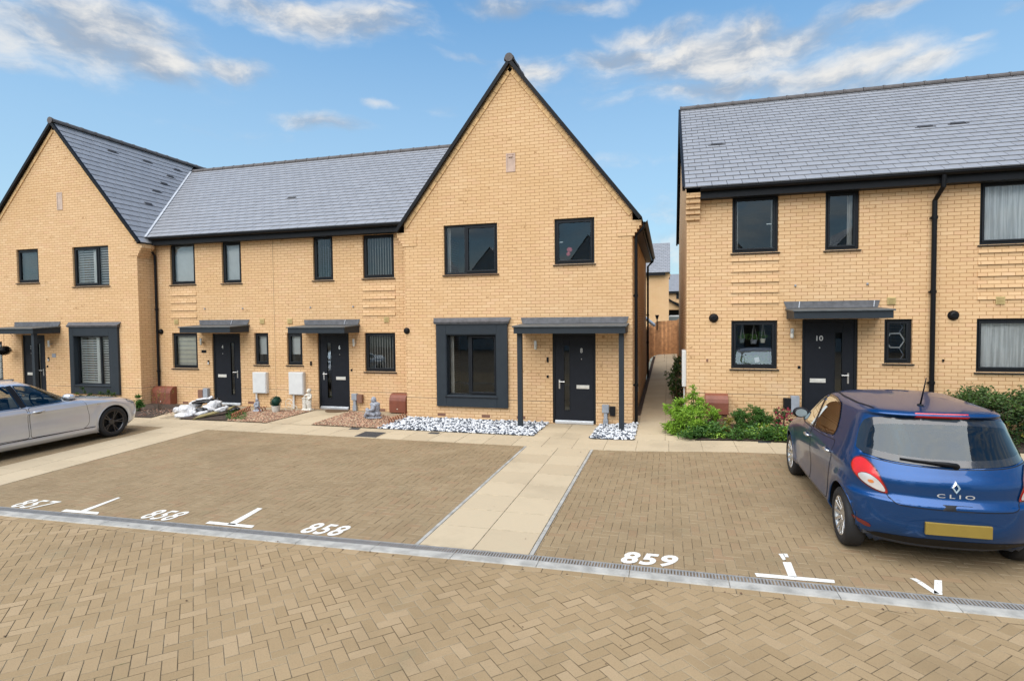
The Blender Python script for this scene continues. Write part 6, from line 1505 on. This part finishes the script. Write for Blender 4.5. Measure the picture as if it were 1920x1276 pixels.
blob('garden_statue', [('b',(X0-.15,X0+.14,Y0-.10,Y0+.10,0,.05)),('b',(X0-.145,X0-.045,Y0-.05,Y0+.06,.05,.36)),('b',(X0-.155,X0-.035,Y0-.06,Y0+.07,.34,.37)),
  ('t',[P(.02,0,.05),P(.015,-.01,.17),P(.03,0,.29)],[.034,.040,.055]),('t',[P(.085,0,.05),P(.085,-.02,.17),P(.065,0,.29)],[.034,.040,.055]),('e',P(.05,0,.33),(.075,.06,.075)),('e',P(.05,0,.42),(.07,.055,.07)),('e',P(.045,-.01,.53),(.058,.06,.062)),('e',P(.045,.01,.555),(.062,.06,.05)),('e',P(.042,-.07,.52),(.012,.012,.012)),
  ('t',[P(.11,0,.44),P(.13,-.04,.35),P(.06,-.085,.31)],[.030,.026,.022]),('t',[P(-.01,0,.44),P(-.06,-.05,.40),P(-.09,-.02,.38)],[.030,.026,.022])],
  M['stonewhite'], 'white cherub statue leaning on a pillar beside the second door', 'statue', .013)
g = onG(478,773); X0,Y0 = g.x,g.y+.1
P = lambda x,y,z: (X0+x,Y0+y,z)
blob('garden_statue', [('e',P(0,0,.03),(.16,.10,.035)),('e',P(.0,0,.12),(.085,.07,.10)),('e',P(.01,0,.24),(.06,.055,.075)),('e',P(.0,-.01,.33),(.045,.045,.05)),('t',[P(.05,-.02,.27),P(.08,-.06,.17),P(.0,-.08,.14)],[.022,.02,.018]),('t',[P(-.04,-.02,.27),P(-.08,-.05,.17)],[.022,.018])],
  M['stonegrey'], 'small grey garden figure below the left white meter box', 'statue', .013)
# potted box ball and wire planter
g = onG(513,774); h = thing('potted_topiary', 'clipped dark green ball in a whitish pot below the white meter boxes', 'potted plant', (g.x,g.y+.1,0)); c = Vector((g.x,g.y+.1,0))
b = MB(); b.lathe([(.001,.005),(.085,.005),(.10,.06),(.115,.15),(.125,.17),(.125,.19),(.10,.19),(.095,.15),(.001,.15)], c, 18); b.build('pot', M['stonewhite'], h, smooth=False)
b = MB()
for k in range(1500):
    d = Vector((rnd.gauss(0,1),rnd.gauss(0,1),rnd.gauss(0,1))).normalized(); p = c+Vector((0,0,.30))+d*rnd.uniform(.115,.145); t = d.cross(Vector((rnd.random(),rnd.random(),1))).normalized(); n_ = (d+t*rnd.uniform(-1,1)).normalized()*.022; b.quad(p,p+n_*.5+t*.009,p+n_,p+n_*.5-t*.009)
b.ell(c+Vector((0,0,.30)),.115,8); b.build('foliage', M['topiary'], h)
g = onG(537,772); c = Vector((g.x,g.y+.1,0)); b = MB()
for (dx,dy,r,z) in ((0,0,.12,.12),(.17,.02,.085,.085),(-.02,.05,.12,.22)):
    b.tube([c+Vector((dx+r*math.cos(t*pi/10),dy,z+r*math.sin(t*pi/10))) for t in range(21)], .0065, 5, cap=False)
b.tube([c+Vector((0,0,.12)),c+Vector((.17,.02,.09))],.006,5); b.tube([c+Vector((0,0,.12)),c+Vector((.05,0,.30)),c+Vector((.12,0,.33))],.006,5)
tag(b.build('wire_planter', M['zebra']), 'pale wire bicycle shaped planter frame right of the potted green ball', 'ornament')
# door mat
a, c = onG(597,773), onG(651,771); b = MB(); pts = []; xm = (a.x+c.x)/2; rx = (c.x-a.x)/2; yb = YW-.09
pts = [(xm+rx*math.cos(pi+pi*t/16), yb+.42*math.sin(pi+pi*t/16)) for t in range(17)]
lay(b, pts, 0, .008, .026, .02); tag(b.build('door_mat', M['mat']), 'half round brown coir mat in front of the second door', 'door mat')
# heap of sacks
def sack(u, v, Y, w, h_, label, name='white_sack', mat='sack', dep=.8, rz=0., grp='white sacks in the heap', zf=None):
    p = onY(u,v,Y); s = Y/FP*1.04; rx, rz_ = w*s/2, h_*s/2; b = MB(); N = 18; sd = Vector((u*.37,v*.71,w))
    rot = Matrix.Rotation(rz,3,'Y'); vs = []
    for i in range(N+1):
        for k in range(2*N):
            th, ph = pi*i/N, pi*k/N; d = Vector((math.sin(th)*math.cos(ph),math.sin(th)*math.sin(ph),math.cos(th)))
            q = Vector((abs(d.x)**.7*(1 if d.x>0 else -1)*rx, d.y*rx*dep, abs(d.z)**.85*(1 if d.z>0 else -1)*rz_))
            f = 1+.20*noise.noise(d*1.7+sd)+.13*noise.noise(d*4.3+sd)+.07*(1-abs(noise.noise(d*9+sd))*2)
            q = rot @ (q*f); q.z = max(q.z, -rz_*.92); vs.append(q+p)
    m = 2*N; b.add(vs, [(i*m+k,(i+1)*m+k,(i+1)*m+(k+1)%m,i*m+(k+1)%m) for i in range(N) for k in range(m)])
    t = rot @ Vector((rx*1.0,0,rz_*.15)); b.tube([p+t*.9,p+t*1.12,p+t*1.3+Vector((0,-.01,.03))],[.05,.022,.05],8)
    o = b.build(name, M[mat], None, smooth=True, weld=True); return tag(o, label, 'sack' if mat == 'sack' else 'bag', grp)
sack(344.5,779,11.95,36,13,'flat white sack lying lowest at the front left of the heap on the slabs')
sack(334,768.5,12.35,20,13,'small white sack at the far left end of the heap')
sack(350,768,12.45,36,20,'large white sack in the left middle of the heap, above the lowest one',rz=.1)
sack(368,757,12.8,27,15,'white sack on top of the left half of the heap',rz=-.15)
sack(362,774,12.2,18,12,'white sack wedged right of the lowest flat sack',rz=.5)
sack(378,776,12.15,24,12,'white sack at the front centre of the heap beside the plank',rz=-.2)
sack(402,759,12.75,28,21,'bulging white sack highest on the right of the heap',rz=-.2)
sack(391,767,12.5,26,16,'white sack in the middle of the heap right of the black bag',rz=.2)
sack(415,768,12.3,26,11,'pale sack lying at the right end of the heap on the plank',rz=-.25)
sack(377.5,767.5,12.25,20,9,'small black bag poking out among the white sacks','black_bag','binbag',rz=.15,grp=None)
sack(386,751.5,12.9,54,9,'black plastic sheet heaped at the top back of the white sacks','black_bag','binbag',rz=-.08,grp=None)
sack(432,765.5,12.95,34,14,'black bag lying on the step before the door right of the sacks','black_bag','binbag',rz=.12,grp=None)
sack(383,747.5,12.85,34,5,'thin crumpled white bag laid over the black sheet on top',rz=-.1)
a, c = onG(362,787), onG(431,776); b = MB(); b.obox(((a.x+c.x)/2,(a.y+c.y)/2+.1,.10),((c.x-a.x)/2,(c.y-a.y)/2,.055),(-.05,.16,0.02),(0,-.002,.018)); tag(b.build('wooden_plank', M['plank'], None, bevel=.004), 'olive brown plank lying aslant under the front of the white sacks', 'plank')
def lattice(px, label):
    w_ = [onG(*p) for p in px]; b = MB()
    for i in range(len(w_)-1):
        a, c = w_[i], w_[i+1]; n = max(2,int((c-a).length/.11))
        for k in range(n):
            p, q = a.lerp(c,k/n), a.lerp(c,(k+1)/n); z = Vector((0,0,.16)); b.bar(p+Vector((0,0,.01)), q+z, .018, .01); b.bar(p+z, q+Vector((0,0,.01)), .018, .01)
    return tag(b.build('lattice_edging', M['rust']), label, 'garden edging')
lattice([(434,787),(455,777),(470,770)], 'rust brown criss cross edging between the sacks and the left red gravel')
lattice([(728,797),(745,790),(764,784)], 'rust brown criss cross edging at the right end of the red gravel')
lattice([(484,775),(500,771)], 'rust brown criss cross edging left of the potted ball')
# hanging ball and bracket
p = onY(8,657,Y2-.30); b = MB()
for k in range(1600):
    d = Vector((rnd.gauss(0,1),rnd.gauss(0,1),rnd.gauss(0,1))).normalized(); q = p+Vector((d.x*.17,d.y*.17,d.z*.13))*rnd.uniform(.85,1.03); t = d.cross(Vector((rnd.random(),rnd.random(),1))).normalized(); n_ = (d+t*rnd.uniform(-1,1)).normalized()*.03; b.quad(q,q+n_*.5+t*.011,q+n_,q+n_*.5-t*.011)
h = thing('hanging_basket', 'dark round hanging ball on a wall bracket at the far left porch', 'hanging basket', p); b.ell(p,(.145,.145,.11),8); b.build('foliage', M['topdark'] if 'topdark' in M else M['cardark'], h)
q = onY(24,622,Y2-.02); b = MB(); b.bar((q.x,Y2-.01,q.z-.16),(q.x,Y2-.01,q.z+.06),.02,.02); b.tube([(q.x,Y2-.02,q.z+.04),(p.x,p.y+.05,q.z+.05),(p.x,p.y,q.z+.01)],.008,6); b.tube([(q.x,Y2-.02,q.z-.13),(q.x*.5+p.x*.5,Y2-.15,q.z-.02),(p.x,p.y+.08,q.z+.05)],.006,6); b.tube([(p.x,p.y,q.z+.01),(p.x,p.y,p.z+.11)],.004,4); b.build('bracket', M['black'], h)

# ---------------------------------------------------------------- plants
def leaf(b, p, d, n, L, w, mi=0, sh=None, bend=.25):
    d = d.normalized(); s = d.cross(n); s = s.normalized() if s.length > 1e-4 else Vector((1,0,0)); n = s.cross(d)
    m = p+d*L*.5+n*L*.08; t = p+d*L-n*L*bend*.5
    sh = rnd.random() if sh is None else sh
    b.add([p, m+s*w/2, t, m-s*w/2], [(0,1,2),(0,2,3)], mi, sh)
def plant(name, label, cat, base, clumps, mat, L, w, stem=True, up=.5, group=None, flowers=None, dark=None):
    """clumps: (dx,dy,z,radius,count). leaves spread through each clump's volume"""
    h = thing(name, label, cat, base, group=group); B = Vector(base); b = MB(); st = MB(); fl = MB()
    for (dx,dy,z,r,n) in clumps:
        c = B+Vector((dx,dy,z)); 
        if stem: st.tube([B+Vector((dx*.15,dy*.15,0)), B+Vector((dx*.6,dy*.6,z*.55)), c], [.012,.009,.004], 5)
        tw = max(3,int(n/14))
        for i in range(tw):
            d = Vector((rnd.gauss(0,1),rnd.gauss(0,1),rnd.gauss(0,1)+up)).normalized(); e = c+d*r*rnd.uniform(.55,1.15)
            if stem and i%2 == 0: st.tube([c, e], [.004,.002], 4, cap=False)
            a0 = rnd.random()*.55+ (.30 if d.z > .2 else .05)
            for k in range(14):
                t = rnd.uniform(.25,1.0); q = c.lerp(e,t)+Vector((rnd.gauss(0,.12*r),rnd.gauss(0,.12*r),rnd.gauss(0,.10*r))); ld = (d*.9+Vector((rnd.gauss(0,.7),rnd.gauss(0,.7),rnd.gauss(0,.5)+.15)))
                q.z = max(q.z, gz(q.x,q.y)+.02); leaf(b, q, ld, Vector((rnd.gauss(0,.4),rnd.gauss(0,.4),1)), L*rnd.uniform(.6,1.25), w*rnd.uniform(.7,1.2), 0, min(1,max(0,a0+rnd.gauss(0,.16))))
        if flowers:
            for i in range(int(flowers[1]*n/100)):
                d = Vector((rnd.gauss(0,1),-abs(rnd.gauss(0,1)),rnd.gauss(0,1)+.6)).normalized(); q = c+d*r*1.05
                for k in range(6): a = k*pi/3; leaf(b, q, Vector((math.cos(a),-.4,math.sin(a))), Vector((0,-1,.2)), flowers[2], flowers[2]*.7, 1)
    b.build('foliage', [M[mat], M[flowers[0] if flowers else mat]], h)
    if stem and st.v: st.build('stems', M['bark'], h)
    return h
def at(u, v, Y): p = onY(u,v,Y); return p.x, p.z
def rclumps(n, rx, ry, z0, z1, r, cnt, shape=1.):
    out = []
    for _ in range(n):
        a = rnd.uniform(0,2*pi); q = math.sqrt(rnd.random()); z = rnd.uniform(0,1); k = (1-z**2)**.5*shape+(1-shape) if shape else 1
        out.append((rx*q*math.cos(a)*k, ry*q*math.sin(a)*k, z0+(z1-z0)*z, r*rnd.uniform(.7,1.2), cnt))
    return out
x, _ = at(1300,800,12.25)
cl_ = rclumps(26,.52,.42,.08,.52,.16,220,.3)+[(-.45,-.1,.42,.14,120),(-.52,-.05,.52,.11,90),(-.36,.05,.60,.13,110),(-.05,.05,.72,.12,110),(.0,.05,.86,.08,70),(.01,.05,.97,.05,34),(.12,.0,.72,.11,100),(.20,.05,.62,.12,110),(-.18,.1,.66,.12,100),(.38,-.05,.42,.13,110),(-.2,-.25,.3,.15,120),(.2,-.3,.28,.15,120),(-.42,-.2,.2,.14,110)]
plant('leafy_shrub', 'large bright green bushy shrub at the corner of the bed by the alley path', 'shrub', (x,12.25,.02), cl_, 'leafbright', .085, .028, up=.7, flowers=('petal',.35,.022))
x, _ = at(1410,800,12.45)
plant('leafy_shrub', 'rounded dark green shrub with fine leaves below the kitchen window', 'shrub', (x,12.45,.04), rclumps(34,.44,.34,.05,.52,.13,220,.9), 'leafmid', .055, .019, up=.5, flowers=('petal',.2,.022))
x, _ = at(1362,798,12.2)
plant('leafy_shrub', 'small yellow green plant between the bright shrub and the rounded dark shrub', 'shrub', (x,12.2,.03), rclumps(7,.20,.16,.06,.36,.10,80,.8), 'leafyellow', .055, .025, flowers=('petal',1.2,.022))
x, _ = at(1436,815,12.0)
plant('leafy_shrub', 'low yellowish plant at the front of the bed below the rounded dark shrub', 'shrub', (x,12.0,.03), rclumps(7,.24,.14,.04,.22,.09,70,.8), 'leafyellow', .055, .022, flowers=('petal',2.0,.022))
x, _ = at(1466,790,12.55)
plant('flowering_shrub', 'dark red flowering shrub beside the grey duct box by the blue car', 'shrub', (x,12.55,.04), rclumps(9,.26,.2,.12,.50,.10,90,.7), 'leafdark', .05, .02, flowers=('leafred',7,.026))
b = MB(); x0, x1 = at(1275,825,11.85)[0], at(1500,830,11.85)[0]
for c_ in range(75):
    cx_, cy_ = rnd.uniform(x0+.02,x1+.5), 11.64+abs(rnd.gauss(0,.24)); hh_ = rnd.choice((.05,.08,.10,.14,.20,.26)); rr_ = rnd.uniform(.06,.17); big = rnd.uniform(.7,1.6); base_ = rnd.random()*.6
    for k in range(int(20+rr_*330)):
        x, y = cx_+rnd.gauss(0,rr_*.6), cy_+rnd.gauss(0,rr_*.55); y = max(y, 11.54)
        q = Vector((x,y,gz(x,y)+.02+rnd.random()*hh_)); a = rnd.uniform(0,2*pi); leaf(b, q, Vector((math.cos(a),math.sin(a)-.2,rnd.uniform(.1,1.2))), Vector((rnd.gauss(0,.3),rnd.gauss(0,.3),1)), rnd.uniform(.04,.085)*big, rnd.uniform(.018,.034)*big, 1 if base_ > .5 else 0, min(1,base_+rnd.gauss(.15,.2)))
stuff(b.build('ground_cover', [M['leafmid'],M['leafbright']]), 'low leafy ground cover along the front edge of the planted bed', 'ground cover')
# hedge behind the blue car
xh0 = at(1655,740,12.4)[0]
hd = thing('hedge', 'dense dark green hedge below the net curtained window behind the blue car', 'hedge', (6.6,12.35,.1)); b = MB(); st = MB()
for k in range(1500):
    x = rnd.uniform(xh0, 9.0); t = sstep(xh0, xh0+1.6, x); top = .36+.44*t+.20*noise.noise(Vector((x*2.1,0,0)))+(.16*noise.noise(Vector((x*6,3,0))))
    z = top*math.sqrt(rnd.random()); y = 12.35+rnd.gauss(0,.22)-.12*(1-z/top)
    if x < xh0+1.2 and rnd.random() < .3: continue
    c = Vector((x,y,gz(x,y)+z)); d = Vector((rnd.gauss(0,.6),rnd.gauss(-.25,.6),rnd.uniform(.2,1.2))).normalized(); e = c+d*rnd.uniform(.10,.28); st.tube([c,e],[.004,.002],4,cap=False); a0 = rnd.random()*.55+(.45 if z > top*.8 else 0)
    for i in range(17):
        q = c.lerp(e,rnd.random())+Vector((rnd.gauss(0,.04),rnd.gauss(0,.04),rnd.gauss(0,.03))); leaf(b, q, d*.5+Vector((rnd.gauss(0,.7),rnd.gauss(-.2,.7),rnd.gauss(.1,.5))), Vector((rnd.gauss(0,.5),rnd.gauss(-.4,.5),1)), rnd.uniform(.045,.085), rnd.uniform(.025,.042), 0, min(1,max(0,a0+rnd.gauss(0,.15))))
for s_ in range(60):
    x = rnd.uniform(xh0, 8.8); t = sstep(xh0, xh0+1.6, x); z = .45+.42*t; c = Vector((x,12.35+rnd.gauss(0,.15),z)); e = c+Vector((rnd.gauss(0,.06),rnd.gauss(0,.05),rnd.uniform(.12,.26))); st.tube([c-Vector((0,0,.3)),c,e],[.005,.004,.002],4,cap=False)
    for i in range(22): q = c.lerp(e,rnd.random()*1.05); leaf(b, q, Vector((rnd.gauss(0,.8),rnd.gauss(0,.8),rnd.gauss(.3,.5))), Vector((rnd.gauss(0,.5),rnd.gauss(0,.5),1)), rnd.uniform(.04,.08), rnd.uniform(.022,.038), 0, rnd.uniform(.4,1))
st.build('stems', M['bark'], hd)
for k in range(22):
    x = rnd.uniform(xh0+1.2,8.6); q = Vector((x,11.95+rnd.gauss(0,.06),gz(x,12)+rnd.uniform(.25,.75)))
    for i in range(6): leaf(b, q, Vector((rnd.gauss(0,.7),-.6,rnd.gauss(0,.7))), Vector((0,-1,.2)), .05, .028, 1)
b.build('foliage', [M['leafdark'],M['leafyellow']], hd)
# alley climbers and sprigs
for (u,v,Y,lab,s) in ((1276,735,15.2,'dark leafy climber against the alley wall of the right house, nearer one',1.),(1272,712,17.0,'dark leafy climber farther up the alley against the right house',.9)):
    x,_ = at(u,v,Y); x = min(x,.36); plant('climbing_plant', lab, 'climber', (x-.05,Y,gz(x,Y)), [(rnd.uniform(-.10,.06),rnd.uniform(-.6,.6),z*s,.13,85) for z in (.15,.3,.45,.6,.75,.9,1.05,1.15,.4,.7,.95,.25,.55)]+[(-.22,-.3,.75*s,.10,60),(-.22,-.35,.45*s,.10,60)], 'leafdark', .07, .035, up=.2)
g = onG(257,772); plant('small_plant', 'small bright green plant by the soil bed in front of the silver car', 'plant', (g.x,g.y+.1,.02), rclumps(6,.12,.10,.05,.34,.09,60,.7), 'leafmid', .10, .03, up=.9)
x,_ = at(190,738,Y2-.35); plant('small_plant', 'low dark green plants under the left bay window behind the silver bonnet', 'plant', (x,Y2-.35,.02), [(dx,0,z,.09,60) for dx,z in ((-.9,.30),(-.7,.42),(-.35,.28),(0,.33),(.25,.38),(.5,.30),(-.5,.2),(.1,.2))], 'leafdark', .07, .03, up=.5)
g = onG(283,771); hh = thing('twiggy_plant', 'bare twiggy plant beside the corner downpipe in the soil bed', 'plant', (g.x,g.y+.25,.02)); b = MB(); f = MB()
for k in range(16):
    c = Vector((g.x+rnd.gauss(0,.05),g.y+.25,.02)); e = c+Vector((rnd.gauss(0,.18),rnd.gauss(0,.1),rnd.uniform(.3,.75))); m = c.lerp(e,.5)+Vector((rnd.gauss(0,.05),0,0)); b.tube([c,m,e],[.006,.004,.002],4)
    for i in range(5): leaf(f, m.lerp(e,rnd.random()), Vector((rnd.gauss(0,1),rnd.gauss(0,1),rnd.gauss(0,1))), Vector((0,0,1)), .045, .022)
b.build('stems', M['bark'], hh); f.build('foliage', M['leafyellow'], hh)
b = MB(); 
for k in range(70):
    g = onG(rnd.uniform(262,322),rnd.uniform(768,781)); q = Vector((g.x,g.y,.035)); leaf(b, q, Vector((rnd.gauss(0,1),rnd.gauss(0,1),.2)), Vector((0,0,1)), rnd.uniform(.04,.11), rnd.uniform(.03,.06))
stuff(b.build('leaf_litter', leaf_mat('litter', (.30,.10,.05), (.55,.42,.33))), 'dry leaves and scraps on the dark soil bed by the brown box', 'leaf litter')
b = MB()
for k in range(420):
    g = onG(rnd.uniform(425,462),rnd.uniform(770,788)); q = Vector((g.x,g.y,.03)); leaf(b, q, Vector((rnd.gauss(0,1),rnd.gauss(0,1),rnd.uniform(.1,1))), Vector((0,0,1)), rnd.uniform(.04,.09), rnd.uniform(.012,.03))
stuff(b.build('ground_cover', M['leafmid']), 'scruffy green weeds beside the plank under the white sacks', 'weeds')
